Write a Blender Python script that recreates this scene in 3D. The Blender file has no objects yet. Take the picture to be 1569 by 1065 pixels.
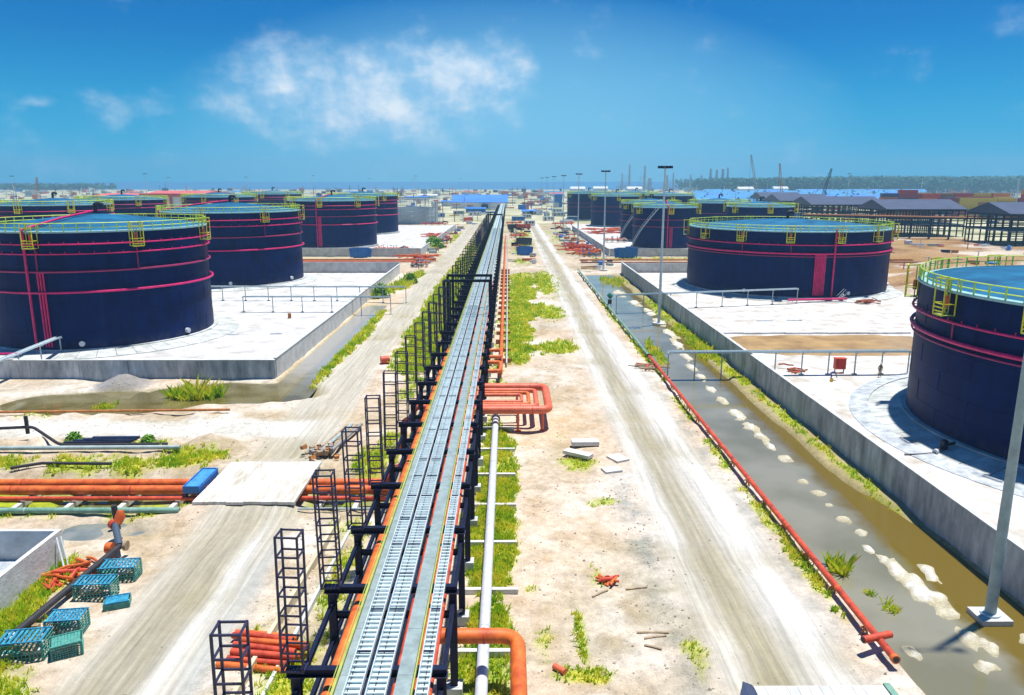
import bpy, math, random
import numpy as np
from mathutils import Vector, Matrix
random.seed(7)
PI = math.pi
S = bpy.context.scene
COL = S.collection

# ---------------------------------------------------------------- camera
cam_d = bpy.data.cameras.new('camera'); cam = bpy.data.objects.new('camera', cam_d); COL.objects.link(cam)
cam.location = (0, 0, 23.6)
cam.rotation_euler = (math.radians(90 - 12.30), 0, math.radians(-0.264))
cam_d.sensor_width = 36; cam_d.lens = 36 * 1167 / 1569
cam_d.clip_start = 0.5; cam_d.clip_end = 60000
S.camera = cam

# ---------------------------------------------------------------- sky, sun, exposure
SUN_AZ, SUN_EL = math.radians(58), math.radians(78)
SKY_STRENGTH = 0.10
world = bpy.data.worlds.new('World'); S.world = world; world.use_nodes = True
wn, wl = world.node_tree.nodes, world.node_tree.links
wn.clear()
def W(t, **k):
    n = wn.new(t)
    for a, b in k.items(): setattr(n, a, b)
    return n
def wmath(op, a, b=None, c=None):
    n = wn.new('ShaderNodeMath'); n.operation = op
    for i, v in enumerate((a, b, c)):
        if v is None: continue
        if isinstance(v, (int, float)): n.inputs[i].default_value = v
        else: wl.new(v, n.inputs[i])
    return n.outputs[0]
def build_sky():
    out = W('ShaderNodeOutputWorld'); bg = W('ShaderNodeBackground'); bg.inputs['Strength'].default_value = SKY_STRENGTH
    sky = W('ShaderNodeTexSky', sky_type='NISHITA', sun_disc=False, sun_elevation=SUN_EL, sun_rotation=SUN_AZ,
            altitude=0, air_density=1.0, dust_density=0.4, ozone_density=2.0)
    tint = W('ShaderNodeMix', data_type='RGBA', blend_type='MULTIPLY'); tint.inputs[0].default_value = 1
    wl.new(sky.outputs[0], tint.inputs[6]); tint.inputs[7].default_value = (0.0, 0.37, 0.74, 1)
    tc = W('ShaderNodeTexCoord'); sp = W('ShaderNodeSeparateXYZ'); wl.new(tc.outputs['Generated'], sp.inputs[0])
    x, y, z = sp.outputs
    az = wmath('ARCTAN2', x, y); el = wmath('ARCSINE', z)
    cv = W('ShaderNodeCombineXYZ'); wl.new(az, cv.inputs[0]); wl.new(wmath('MULTIPLY', el, 1.35), cv.inputs[1])
    def noise(sc, det, ro=.55, off=None):
        n = W('ShaderNodeTexNoise'); n.inputs['Scale'].default_value = sc; n.inputs['Detail'].default_value = det; n.inputs['Roughness'].default_value = ro
        src = cv.outputs[0]
        if off:
            v = W('ShaderNodeVectorMath', operation='ADD'); wl.new(src, v.inputs[0]); v.inputs[1].default_value = off; src = v.outputs[0]
        wl.new(src, n.inputs[0]); return n.outputs[0]
    # one big cumulus bank low over the land ahead, thinner scraps all round
    def blob(a0, e0, ra, re, k):
        d = wmath('ADD', wmath('POWER', wmath('DIVIDE', wmath('SUBTRACT', az, math.radians(a0)), math.radians(ra)), 2),
                  wmath('POWER', wmath('DIVIDE', wmath('SUBTRACT', el, math.radians(e0)), math.radians(re)), 2))
        return wmath('MULTIPLY', wmath('MAXIMUM', wmath('SUBTRACT', 1, d), 0), k)
    m = blob(-9.5, 6.0, 13.5, 4.6, .38)
    for b_ in ((-1.6, 8.2, 4.6, 2.6, .32), (-2.2, 6.5, 4.6, 2.2, .16), (-7, 7.6, 5, 2.2, .14), (-16.5, 7.0, 4, 2.6, .12), (-9, 4.2, 12, 2.0, .10), (-25.3, 5.0, 3.0, 1.6, .14), (-30.3, 4.9, 1.2, .5, .22)):
        m = wmath('ADD', m, blob(*b_))
    def dens(off=None):
        return wmath('ADD', wmath('ADD', wmath('MULTIPLY', noise(15, 10, .57, off), .9), wmath('MULTIPLY', noise(4.5, 3, .5, off), .45)), m)
    d = dens()
    ss = W('ShaderNodeMapRange', interpolation_type='SMOOTHSTEP'); wl.new(d, ss.inputs[0])
    ss.inputs[1].default_value = .70; ss.inputs[2].default_value = 1.34; ss.inputs[3].default_value = 0; ss.inputs[4].default_value = .95
    lit = wmath('ADD', wmath('MULTIPLY', wmath('SUBTRACT', d, dens((.012, .018, 0))), 3.6), .34)
    lc = W('ShaderNodeClamp'); wl.new(lit, lc.inputs[0])
    cr = W('ShaderNodeMix', data_type='RGBA'); wl.new(lc.outputs[0], cr.inputs[0])
    cr.inputs[6].default_value = (2.8, 4.9, 7.1, 1); cr.inputs[7].default_value = (6.9, 7.5, 8.0, 1)
    # pale humid air along the horizon and around the cloud bank
    hz = W('ShaderNodeMapRange', interpolation_type='SMOOTHSTEP'); wl.new(el, hz.inputs[0])
    hz.inputs[1].default_value = math.radians(-2); hz.inputs[2].default_value = math.radians(11); hz.inputs[3].default_value = .95; hz.inputs[4].default_value = 0
    a0 = W('ShaderNodeMix', data_type='RGBA'); wl.new(hz.outputs[0], a0.inputs[0]); wl.new(tint.outputs[2], a0.inputs[6]); a0.inputs[7].default_value = (.25, 3.8, 6.6, 1)
    veil = blob(0, 2.5, 25, 10.5, .72)
    a1 = W('ShaderNodeMix', data_type='RGBA'); wl.new(veil, a1.inputs[0]); wl.new(a0.outputs[2], a1.inputs[6]); a1.inputs[7].default_value = (2.0, 5.0, 7.2, 1)
    a2 = W('ShaderNodeMix', data_type='RGBA'); wl.new(ss.outputs[0], a2.inputs[0]); wl.new(a1.outputs[2], a2.inputs[6]); wl.new(cr.outputs[2], a2.inputs[7])
    wl.new(a2.outputs[2], bg.inputs[0]); wl.new(bg.outputs[0], out.inputs[0])
build_sky()
sun_d = bpy.data.lights.new('sun', 'SUN'); sun = bpy.data.objects.new('sun', sun_d); COL.objects.link(sun)
sun_d.energy = 5.0; sun_d.angle = math.radians(1.2); sun_d.color = (1, .97, .94)
sv = Vector((math.sin(SUN_AZ) * math.cos(SUN_EL), math.cos(SUN_AZ) * math.cos(SUN_EL), math.sin(SUN_EL)))
sun.rotation_euler = sv.to_track_quat('Z', 'Y').to_euler(); sun.location = (60, 60, 120)
S.view_settings.view_transform = 'Standard'; S.view_settings.look = 'None'
S.view_settings.exposure = 0.35; S.view_settings.gamma = 1.0
S.render.engine = 'CYCLES'
S.cycles.max_bounces = 5; S.cycles.diffuse_bounces = 2; S.cycles.glossy_bounces = 3; S.cycles.transmission_bounces = 2
S.cycles.caustics_reflective = False; S.cycles.caustics_refractive = False
S.cycles.use_denoising = True

# ---------------------------------------------------------------- materials
MATS = {}
def mat(name, col, rough=.6, metal=0., var=.18, scale=1.5, bump=0., col2=None, spec=.5, streak=None):
    """Principled with a world-space noise that varies the paint a little (dust, fading, rust)."""
    if name in MATS: return MATS[name]
    m = bpy.data.materials.new(name); m.use_nodes = True; N, L = m.node_tree.nodes, m.node_tree.links
    b = N['Principled BSDF']; b.inputs['Roughness'].default_value = rough; b.inputs['Metallic'].default_value = metal
    b.inputs['Specular IOR Level'].default_value = spec
    g = N.new('ShaderNodeNewGeometry')
    n = N.new('ShaderNodeTexNoise'); n.inputs['Scale'].default_value = scale; n.inputs['Detail'].default_value = 6; n.inputs['Roughness'].default_value = .65
    src = g.outputs['Position']
    if streak:
        mp = N.new('ShaderNodeMapping'); mp.inputs['Scale'].default_value = streak; L.new(src, mp.inputs[0]); src = mp.outputs[0]
    L.new(src, n.inputs[0])
    mr = N.new('ShaderNodeMapRange'); L.new(n.outputs[0], mr.inputs[0]); mr.inputs[1].default_value = .32; mr.inputs[2].default_value = .68
    mx = N.new('ShaderNodeMix'); mx.data_type = 'RGBA'; L.new(mr.outputs[0], mx.inputs[0])
    a = tuple(c * (1 - var) for c in col); c2 = col2 if col2 else tuple(min(1, c * (1 + var)) for c in col)
    mx.inputs[6].default_value = (*a, 1); mx.inputs[7].default_value = (*c2, 1)
    L.new(mx.outputs[2], b.inputs['Base Color'])
    if bump:
        n2 = N.new('ShaderNodeTexNoise'); n2.inputs['Scale'].default_value = scale * 4; n2.inputs['Detail'].default_value = 4; L.new(g.outputs['Position'], n2.inputs[0])
        bp = N.new('ShaderNodeBump'); bp.inputs['Strength'].default_value = bump; bp.inputs['Distance'].default_value = .1
        L.new(n2.outputs[0], bp.inputs['Height']); L.new(bp.outputs[0], b.inputs['Normal'])
    MATS[name] = m
    return m
def navy_material():
    """navy shell paint: tall faded streaks, a few runs, dust thrown up on the lowest course"""
    m = bpy.data.materials.new('navy_paint'); m.use_nodes = True; N, L = m.node_tree.nodes, m.node_tree.links; b = N['Principled BSDF']
    b.inputs['Roughness'].default_value = .5; b.inputs['Specular IOR Level'].default_value = .08
    g = N.new('ShaderNodeNewGeometry')
    def noise(sc, scale3, det=6):
        mp = N.new('ShaderNodeMapping'); mp.inputs['Scale'].default_value = scale3; L.new(g.outputs['Position'], mp.inputs[0])
        n = N.new('ShaderNodeTexNoise'); n.inputs['Scale'].default_value = sc; n.inputs['Detail'].default_value = det; n.inputs['Roughness'].default_value = .65; L.new(mp.outputs[0], n.inputs[0]); return n.outputs[0]
    def mr(s, p, q, r, t):
        k = N.new('ShaderNodeMapRange'); L.new(s, k.inputs[0])
        for i_, v_ in enumerate((p, q, r, t)): k.inputs[i_+1].default_value = v_
        return k.outputs[0]
    def mix(f, A, B):
        k = N.new('ShaderNodeMix'); k.data_type = 'RGBA'; L.new(f, k.inputs[0])
        for s, v_ in ((6, A), (7, B)):
            if isinstance(v_, tuple): k.inputs[s].default_value = v_
            else: L.new(v_, k.inputs[s])
        return k.outputs[2]
    c = mix(mr(noise(.5, (1, 1, .5)), .3, .7, 0, 1), (.0007, .007, .050, 1), (.0020, .017, .105, 1))
    c = mix(mr(noise(1.6, (1, 1, .035)), .56, .74, 0, .45), c, (.012, .035, .10, 1))
    sp = N.new('ShaderNodeSeparateXYZ'); L.new(g.outputs['Position'], sp.inputs[0])
    du = N.new('ShaderNodeMath'); du.operation = 'MULTIPLY'; L.new(mr(sp.outputs[2], .8, 2.2, .28, 0), du.inputs[0]); L.new(mr(noise(.9, (1, 1, .6)), .35, .65, 0, 1), du.inputs[1])
    c = mix(du.outputs[0], c, (.16, .15, .13, 1))
    L.new(c, b.inputs['Base Color']); return m
navy = navy_material(); MATS['navy_paint'] = navy
roofb = mat('roof_blue_paint', (.006, .085, .19), .55, var=.3, scale=.25, col2=(.014, .17, .31), spec=.25)
rimm = mat('rim_pale_teal', (.30, .52, .50), .5, var=.2)
pink = mat('crimson_paint', (.62, .004, .13), .5, var=.25, scale=1.2)
pinkd = mat('crimson_dull', (.30, .012, .10), .5, var=.25)
yellow = mat('yellow_paint', (.74, .70, .01), .5, var=.2)
ygreen = mat('yellow_green_paint', (.36, .42, .09), .5, var=.2)
tealr = mat('rail_lime', (.50, .68, .08), .5, var=.2)
conc = mat('concrete', (.55, .56, .54), .85, var=.22, scale=.7, bump=.25)
concg = mat('grey_and_shade_concrete', (.34, .39, .41), .85, var=.35, scale=.9, bump=.4, streak=(1, 1, .30), col2=(.64, .68, .70))  # stain streaks, plus the shade of walls turned from the sun, in the grey
concw = mat('white_concrete', (.60, .58, .53), .85, var=.12, scale=.8, bump=.3, col2=(.76, .75, .72))
apron = mat('apron_concrete', (.44, .46, .41), .8, var=.25, scale=.5, bump=.3, col2=(.66, .69, .66))
steel = mat('dark_steel', (.006, .010, .034), .5, spec=.25, var=.4, scale=2)
steelp = mat('purple_steel', (.022, .020, .060), .5, var=.4, scale=2)
galv = mat('galvanised', (.58, .68, .70), .45, .1, var=.15, scale=3)
galvd = mat('galvanised_pan', (.46, .57, .58), .55, .0, var=.3, scale=2.5, streak=(1, .3, 1))
grate = mat('grey_grating', (.27, .34, .33), .6, .2, var=.22, scale=2)
orange = mat('orange_pipe', (.58, .085, .012), .55, var=.25, scale=1.3, col2=(.86, .20, .03), bump=.06)
redor = mat('red_orange_pipe', (.46, .040, .018), .55, var=.3, scale=1.5, col2=(.76, .10, .035), bump=.06)
rust = mat('rust', (.42, .16, .04), .8, var=.35, scale=2)
whitep = mat('pale_pipe', (.62, .64, .68), .45, .1, var=.12, scale=2)
greenp = mat('green_pipe', (.12, .32, .22), .6, var=.3, scale=1.2, col2=(.25, .42, .34))
greyp = mat('grey_pipe', (.36, .44, .42), .6, var=.2)
blackp = mat('black_pipe', (.028, .026, .030), .6, var=.4, scale=2)
bluep = mat('blue_paint', (.02, .17, .50), .55, var=.25, scale=1.5)
blueroof = mat('light_blue_roof', (.03, .20, .66), .6, var=.2, scale=.1)
cyanroof = mat('cyan_roof', (.02, .24, .50), .6, var=.25, scale=.08)
wallw = mat('pale_wall', (.68, .70, .70), .8, var=.12, scale=.2)
redroof = mat('red_cladding', (.58, .12, .11), .7, var=.2, scale=.2)
shedroof = mat('shed_roof', (.045, .06, .11), .5, .0, var=.25, scale=.3)
glassd = mat('dark_opening', (.03, .04, .05), .3, var=.1)
wood = mat('weathered_wood', (.34, .25, .15), .85, var=.35, scale=3)
cage = mat('teal_wire', (.01, .20, .40), .55, var=.35, scale=4, col2=(.05, .38, .52))
cageg = mat('green_wire', (.07, .30, .24), .6, var=.3, scale=4)
gravelm = mat('gravel_grey', (.30, .29, .28), .95, var=.4, scale=5, bump=.5)
rebar = mat('rebar', (.30, .10, .05), .8, var=.4, scale=4)
craney = mat('crane_paint', (.45, .22, .10), .6, var=.2)
hazeg = mat('haze_grey_steel', (.40, .46, .52), .7, var=.15)  # distance haze is mixed into this pale blue-grey

# ---------------------------------------------------------------- mesh helpers
def rotz(a): c, s = math.cos(a), math.sin(a); return lambda p: (p[0]*c-p[1]*s, p[0]*s+p[1]*c, p[2])
class MB:
    def __init__(s): s.v = []; s.f = []; s.sm = False
    def add(s, vs, fs):
        n = len(s.v); s.v += [tuple(p) for p in vs]; s.f += [tuple(i + n for i in q) for q in fs]; return s
    def box(s, c, d, rz=0., rx=0.):
        x, y, z = d[0]/2, d[1]/2, d[2]/2
        vs = [(-x,-y,-z),(x,-y,-z),(x,y,-z),(-x,y,-z),(-x,-y,z),(x,-y,z),(x,y,z),(-x,y,z)]
        if rx: ca, sa = math.cos(rx), math.sin(rx); vs = [(p[0], p[1]*ca-p[2]*sa, p[1]*sa+p[2]*ca) for p in vs]
        if rz: r = rotz(rz); vs = [r(p) for p in vs]
        return s.add([(p[0]+c[0], p[1]+c[1], p[2]+c[2]) for p in vs], [(3,2,1,0),(4,5,6,7),(0,1,5,4),(1,2,6,5),(2,3,7,6),(3,0,4,7)])
    def b2(s, x0, x1, y0, y1, z0, z1): return s.box(((x0+x1)/2, (y0+y1)/2, (z0+z1)/2), (abs(x1-x0), abs(y1-y0), abs(z1-z0)))
    def bar(s, a, b, w, h=None):
        a, b = Vector(a), Vector(b); d = (b-a); L = d.length
        if L < 1e-6: return s
        d /= L; up = Vector((0,0,1)) if abs(d.z) < .95 else Vector((0,1,0))
        u = d.cross(up).normalized(); v = u.cross(d).normalized(); w /= 2; h = (h/2 if h else w)
        vs = [a-u*w-v*h, a+u*w-v*h, a+u*w+v*h, a-u*w+v*h, b-u*w-v*h, b+u*w-v*h, b+u*w+v*h, b-u*w+v*h]
        return s.add(vs, [(0,1,2,3)[::-1],(4,5,6,7),(0,1,5,4),(1,2,6,5),(2,3,7,6),(3,0,4,7)])
    def hsec(s, a, b, w, h, t=.03):
        """an H section from a to b: two flanges and a web"""
        a, b = Vector(a), Vector(b); d = (b-a).normalized(); up = Vector((0,0,1)) if abs(d.z) < .95 else Vector((0,1,0))
        u = d.cross(up).normalized(); v = u.cross(d).normalized()
        s.bar(a+v*(h/2-t/2), b+v*(h/2-t/2), w, t); s.bar(a-v*(h/2-t/2), b-v*(h/2-t/2), w, t); s.bar(a, b, t, h-2*t)
        return s
    def path(s, pts, r, n=10, cap=True, closed=False):
        P = [Vector(p) for p in pts]; m = len(P); base = len(s.v); ref = None
        for i in range(m):
            if closed: t = (P[(i+1) % m] - P[i-1]).normalized()
            elif i == 0: t = (P[1]-P[0]).normalized()
            elif i == m-1: t = (P[-1]-P[-2]).normalized()
            else: t = ((P[i]-P[i-1]).normalized() + (P[i+1]-P[i]).normalized()).normalized()
            if ref is None: ref = Vector((0,0,1)) if abs(t.z) < .9 else Vector((1,0,0))
            u = t.cross(ref).normalized(); v = u.cross(t).normalized(); ref = v
            rr = r[i] if isinstance(r, (list, tuple)) else r
            s.v += [tuple(P[i] + (u*math.cos(2*PI*k/n) + v*math.sin(2*PI*k/n))*rr) for k in range(n)]
        for i in range(m if closed else m-1):
            j = (i+1) % m
            for k in range(n):
                s.f.append((base+i*n+k, base+i*n+(k+1) % n, base+j*n+(k+1) % n, base+j*n+k))
        if cap and not closed:
            s.f.append(tuple(base+k for k in range(n))[::-1]); s.f.append(tuple(base+(m-1)*n+k for k in range(n)))
        s.sm = True
        return s
    def lathe(s, prof, c, n=48, a0=0., a1=None):
        base = len(s.v); full = a1 is None; m = n if full else n+1; a1 = 2*PI+a0 if full else a1
        for r, z in prof:
            s.v += [(c[0]+r*math.cos(a0+(a1-a0)*k/n), c[1]+r*math.sin(a0+(a1-a0)*k/n), c[2]+z) for k in range(m)]
        for i in range(len(prof)-1):
            for k in range(n):
                k2 = (k+1) % m
                s.f.append((base+i*m+k, base+i*m+k2, base+(i+1)*m+k2, base+(i+1)*m+k))
        return s
    def mesh(s, name, mt, off=(0,0,0), smooth=None):
        me = bpy.data.meshes.new(name)
        v = [(p[0]-off[0], p[1]-off[1], p[2]-off[2]) for p in s.v]
        me.from_pydata(v, [], s.f); me.update()
        if mt: me.materials.append(mt)
        if (s.sm if smooth is None else smooth):
            me.polygons.foreach_set('use_smooth', [True]*len(me.polygons))
            try: me.set_sharp_from_angle(angle=math.radians(40))
            except Exception: pass
        return me
def corner(pts, r, n=6):
    """round the corners of a polyline (pipe elbows)"""
    P = [Vector(p) for p in pts]; out = [P[0]]
    for i in range(1, len(P)-1):
        a = (P[i-1]-P[i]); b = (P[i+1]-P[i]); rr = min(r, a.length*.49, b.length*.49)
        p0 = P[i]+a.normalized()*rr; p1 = P[i]+b.normalized()*rr
        for k in range(n+1):
            t = k/n; out.append(p0*(1-t)**2 + P[i]*2*t*(1-t) + p1*t*t)
    out.append(P[-1]); return out
def link(o, parent=None):
    COL.objects.link(o)
    if parent: o.parent = parent
    return o
def root_loc(o):
    v = Vector((0,0,0))
    while o is not None: v += o.location; o = o.parent
    return v
def thing(name, label, cat, loc=(0,0,0), group=None):
    o = bpy.data.objects.new(name, None); o.empty_display_size = .5; link(o); o.location = loc
    o['label'] = label; o['category'] = cat
    if group: o['group'] = group
    return o
def part(name, mb, mt, parent, label=None, kind=None):
    """mb is in world coordinates"""
    o = bpy.data.objects.new(name, mb.mesh(name, mt, root_loc(parent))); link(o, parent)
    if label: o['label'] = label
    if kind: o['kind'] = kind
    return o
def inst(name, me, parent, loc, rz=0., sc=None):
    o = bpy.data.objects.new(name, me); link(o, parent); o.location = Vector(loc) - root_loc(parent); o.rotation_euler.z = rz
    if sc: o.scale = sc
    return o
def solo(name, mb, mt, label, cat, group=None, loc=None):
    loc = loc or mb.v[0]
    o = bpy.data.objects.new(name, mb.mesh(name, mt, loc)); link(o); o.location = loc
    o['label'] = label; o['category'] = cat
    if group: o['group'] = group
    return o
def struct(name, mb, mt, kind='structure', parent=None):
    o = bpy.data.objects.new(name, mb.mesh(name, mt)); link(o, parent); o['kind'] = kind
    return o
def copy_tree(o, loc, label=None, group=None, rz=None, parent=None):
    c = o.copy(); COL.objects.link(c); c.location = loc
    if parent: c.parent = parent
    if rz is not None: c.rotation_euler.z = rz
    if label: c['label'] = label
    if group: c['group'] = group
    for ch in list(o.children):
        d = ch.copy(); COL.objects.link(d); d.parent = c
        for g in list(ch.children):
            e = g.copy(); COL.objects.link(e); e.parent = d
    return c
ORDS = ['nearest', 'second', 'third', 'fourth', 'fifth', 'sixth', 'seventh', 'eighth', 'ninth', 'tenth', 'eleventh', 'twelfth', 'thirteenth', 'fourteenth', 'fifteenth', 'sixteenth', 'seventeenth', 'eighteenth', 'nineteenth', 'twentieth']
TENS = ['', '', 'twenty', 'thirty', 'forty', 'fifty', 'sixty', 'seventy', 'eighty']
def ordn(i):
    """0 -> nearest, 1 -> second ..."""
    if i < 20: return ORDS[i]
    n = i + 1
    if n % 10 == 0: return TENS[n//10][:-1] + 'ieth'
    return TENS[n//10] + '-' + (['', 'first'] + ORDS[1:9])[n % 10]

# ---------------------------------------------------------------- ground field
def vnoise(x, y, seed=0):
    xi, yi = np.floor(x).astype(np.int64), np.floor(y).astype(np.int64); xf, yf = x-xi, y-yi
    def h(a, b):
        n = (a*374761393 + b*668265263 + seed*982451653) & 0xffffffff
        n = ((n ^ (n >> 13))*1274126177) & 0xffffffff
        return ((n ^ (n >> 16)) & 0xffff)/65535.
    u, v = xf*xf*(3-2*xf), yf*yf*(3-2*yf)
    return (h(xi, yi)*(1-u)+h(xi+1, yi)*u)*(1-v) + (h(xi, yi+1)*(1-u)+h(xi+1, yi+1)*u)*v
def fbm(x, y, sc, oc=4, seed=0):
    t = 0.; a = .5; f = 1./sc
    for i in range(oc): t = t+a*vnoise(x*f+17.3*i, y*f-9.1*i, seed+i); a *= .5; f *= 2.03
    return t/(1-.5**oc)
def sst(e0, e1, x): t = np.clip((x-e0)/(e1-e0), 0, 1); return t*t*(3-2*t)
def band(x, a, b, s): return sst(a-s, a+s, x)*(1-sst(b-s, b+s, x))
def ell(x, y, cx, cy, rx, ry): return np.clip(1.25-np.sqrt(((x-cx)/rx)**2+((y-cy)/ry)**2), 0, 1)
WATER_Z = -.32
ISLANDS = [(23.8,46.6,.4,.7),(24.1,45.2,.35,.8),(24.7,44.9,.3,.5),(25.1,42.6,.35,.9),(24.35,43.8,.6,1.7),(24.6,41.3,.75,2.0),(24.9,38.9,.6,.9),(26.3,43.6,.5,1.2),(25.4,40.6,.6,.7),(24.7,36.6,.6,1.0),(25.3,35.6,.55,.9),(24.2,34.0,.6,.6),(20.9,35.2,.45,.7),
  (24.5,63.6,.8,.9),(24.2,66.5,.6,1.1),(24.1,69.5,.6,1.3),(24.0,72.5,.7,1.5),(24.1,76.5,.75,2.2),(23.9,81.6,.7,2.0),(23.9,86.5,.55,1.5),(24.1,58.2,.5,.6),(24.3,55.9,.55,.6),(24.3,53.4,.5,.7),(24.4,51.1,.55,.7),(24.7,49.0,.5,.5),
  (24.1,92,.6,2.2),(24.2,97.5,.7,2.6),(24.8,104,.7,3),(25.4,112,.8,4),(26.0,120,.9,4.5),(26.3,130,.9,5),(26.4,141,1,5),(25.5,152,1.2,4),(24.5,165,1.3,5),(28.0,36.0,.8,1.0)]
GRASS = [ # cx cy rx ry strength height
  (-1.2,34,1.6,9,.95,.30),(-1.2,47,1.7,9,1,.30),(-1.0,60,1.7,9,1,.30),(-1.3,69,1.5,5,.8,.25),(-1.3,88,1.2,6,.35,.2),
  (1.4,106,2.4,8,1,.35),(1.7,120,2.6,12,1,.35),(2.2,140,2.8,16,1,.35),(2.8,165,3.2,18,1,.35),(3.2,188,3.6,14,.9,.3),
  (7.4,108.5,3.0,5,1,.35),(7.4,139,3.0,9,.85,.3),(9.5,182,3.4,22,1,.3),(5.5,104,2,3,.3,.2),(-4.5,110,3.5,60,.45,.3),
  (3.8,36.6,.30,2.6,.9,.3),(3.5,33.0,1.5,.7,.7,.25),(1.9,35.5,.6,1.5,.35,.2),(1.3,41.5,.7,3,.35,.2),(5.9,61.6,2.1,2.2,.6,.2),(7.3,53.6,1.3,1.1,.5,.2),(5.0,70,1.6,1.6,.25,.2),(9.6,34.5,.9,2.6,.55,.2),(5.3,42.5,.8,1.6,.45,.2),(6.5,29,3,2,.5,.2),
  (18.6,42,.6,5,.62,.35),(18.5,52,.55,6,.52,.3),(18.5,64,.55,6,.55,.3),(18.7,78,.5,6,.45,.3),(18.9,104,.6,14,.8,.35),(18.7,140,.6,30,.6,.3),
  (28.5,60,.7,10,.55,.25),(28.4,76,.8,12,.55,.25),(28.4,95,.9,14,.6,.3),(28.5,115,1.4,13,.85,.35),(28.4,140,1.3,20,.6,.3),
  (20.7,44.0,.5,.9,1.2,.8),(21.4,41.0,.3,.4,1.2,.35),(21.9,39.4,.35,.5,1.2,.35),(20.9,104,.8,7,.95,.6),(21.2,114,.5,4,.6,.5),(27.6,108,.9,8,.95,.5),(27.5,122,.8,5,.6,.4),(25.5,185,3,9,.8,.5),
  (-23.0,92,.8,6,1,.5),(-22.9,103,.9,9,1,.55),(-22.8,118,1.0,11,1,.5),(-23.2,133,.9,9,.9,.45),(-24.5,180,2.0,14,1,.8),(-23.0,196,1.6,8,.7,.5),(-27.0,158,1.0,3,1,1.3),(-26,169,1.2,6,.7,.6),
  (-35.2,83.5,3.4,2.0,1,1.1),(-43.5,79.6,1.2,1.6,.8,.5),(-48,75.2,3,.8,.4,.3),(-37,77.2,6,.7,.3,.3),
  (-34,61.8,9,2.2,.62,.3),(-47,61.9,7,2.2,.75,.35),(-28.5,63,4,2.4,.75,.35),(-40,66.8,.9,.8,.9,.6),(-33.5,67,3.5,1.0,.5,.4),(-38,54,16,3.2,.7,.25),(-14,55.5,3,3,.6,.25),(-25.5,57.8,4,1,.5,.25),
  (-27.5,39,1.3,5,.95,.35),(-26.6,34,1.8,4,.95,.35),(-28,43.4,.5,2.6,.5,.3),(-24.6,31,2.5,3,.8,.3),
  (-10.8,33,1.6,4,.7,.3),(-10.2,42,1.2,5,.55,.3),(-10.8,50,1.6,3,.4,.3),(-11.5,62,1.8,4,.7,.4),(-13,55,2.6,2.4,.55,.25),(-11,68.5,1.6,3,.6,.35),
  (-11.5,88,1.4,8,.5,.3),(-12.6,103,3.2,11,1.1,.4),(-12.9,123,3.6,15,1.2,.45),(-13.0,150,3.7,20,1.2,.5),(-13.1,180,3.7,22,1.2,.5),(-12.9,220,3.0,25,1,.5),(-12.6,270,2.2,35,.9,.5),
  (-20.5,36,.5,3,.3,.2),(-13.5,40,.5,3,.35,.2),(-27.5,278,1.8,6,1,1.4),(36,236,10,2.2,.7,.4),(52,236,10,2.2,.7,.4),(4,232,3,9,.6,.3),(3.5,262,3,14,.6,.3),(6,300,4,22,.6,.3),(7,350,5,28,.55,.3),(20,320,3,30,.4,.3),(-22.5,330,2,30,.6,.4)]
def pond_mask(x, y):
    wob = (fbm(x, y, 5, 3, 5)-.5)*1.6
    right = 27.0 + 2.3*(1-sst(48, 60, y)) + .4*sst(90, 130, y)
    canal = band(x+wob*.35, 19.9, 99, .45)*(1-sst(right-.7, right+.6, x+wob*.6))*band(y, -20, 198, 2)
    strip = band(x+wob*.3, -27.9, -23.9, .5)*band(y, 84, 148, 3)
    pa = np.clip(ell(x, y, -44.5, 81.0, 10.0, 4.2)*3+wob*.5, 0, 1)
    pb = np.clip(ell(x, y, -31.5, 84.8, 9.5, 4.2)*3+wob*.5, 0, 1)*(y < 90)
    tr = np.clip(ell(x, y, -46, 55.6, 24, 3.2)*2+wob*.4-.2, 0, 1)*.8
    tr2 = np.clip(ell(x, y, -12.6, 55.6, 3.4, 3.2)*2+wob*.3-.2, 0, 1)*.8
    p2 = np.clip(ell(x, y, -28.5, 49.3, 3.8, 1.5)*2+wob*.3, 0, 1)*.6
    isl = np.zeros_like(x); wj = (fbm(x, y, .9, 4, 61)-.5)*1.1
    for cx, cy, rx, ry in ISLANDS: isl = np.maximum(isl, np.clip(1.5-np.sqrt(((x-cx+wob*.35)/rx)**2+((y-cy+wj)/ry)**2)+wj*1.2, 0, 1))
    return canal, strip, pa, pb, np.maximum(tr, tr2), p2, isl
def road_l(x, y):
    n = (fbm(x, y, 6, 3, 31)-.5)*1.4
    c = -18.4+2.0*np.exp(-((y-28)/16)**2)*0 - 1.2*sst(52, 75, y)*(1-sst(90, 120, y)) 
    return band(x+n*.5, c-3.4, c+3.2-1.2*sst(85, 105, y), .8)
def branch(x, y):
    n = (fbm(x, y, 6, 3, 33)-.5)*1.2
    return band(y+n*.5, 68.8, 74.0, .7)*(1-sst(-22, -17, x))
def road_r(x, y):
    n = (fbm(x, y, 6, 3, 35)-.5)*1.4
    return band(x+n*.5, 10.2, 17.0, .9)
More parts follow.
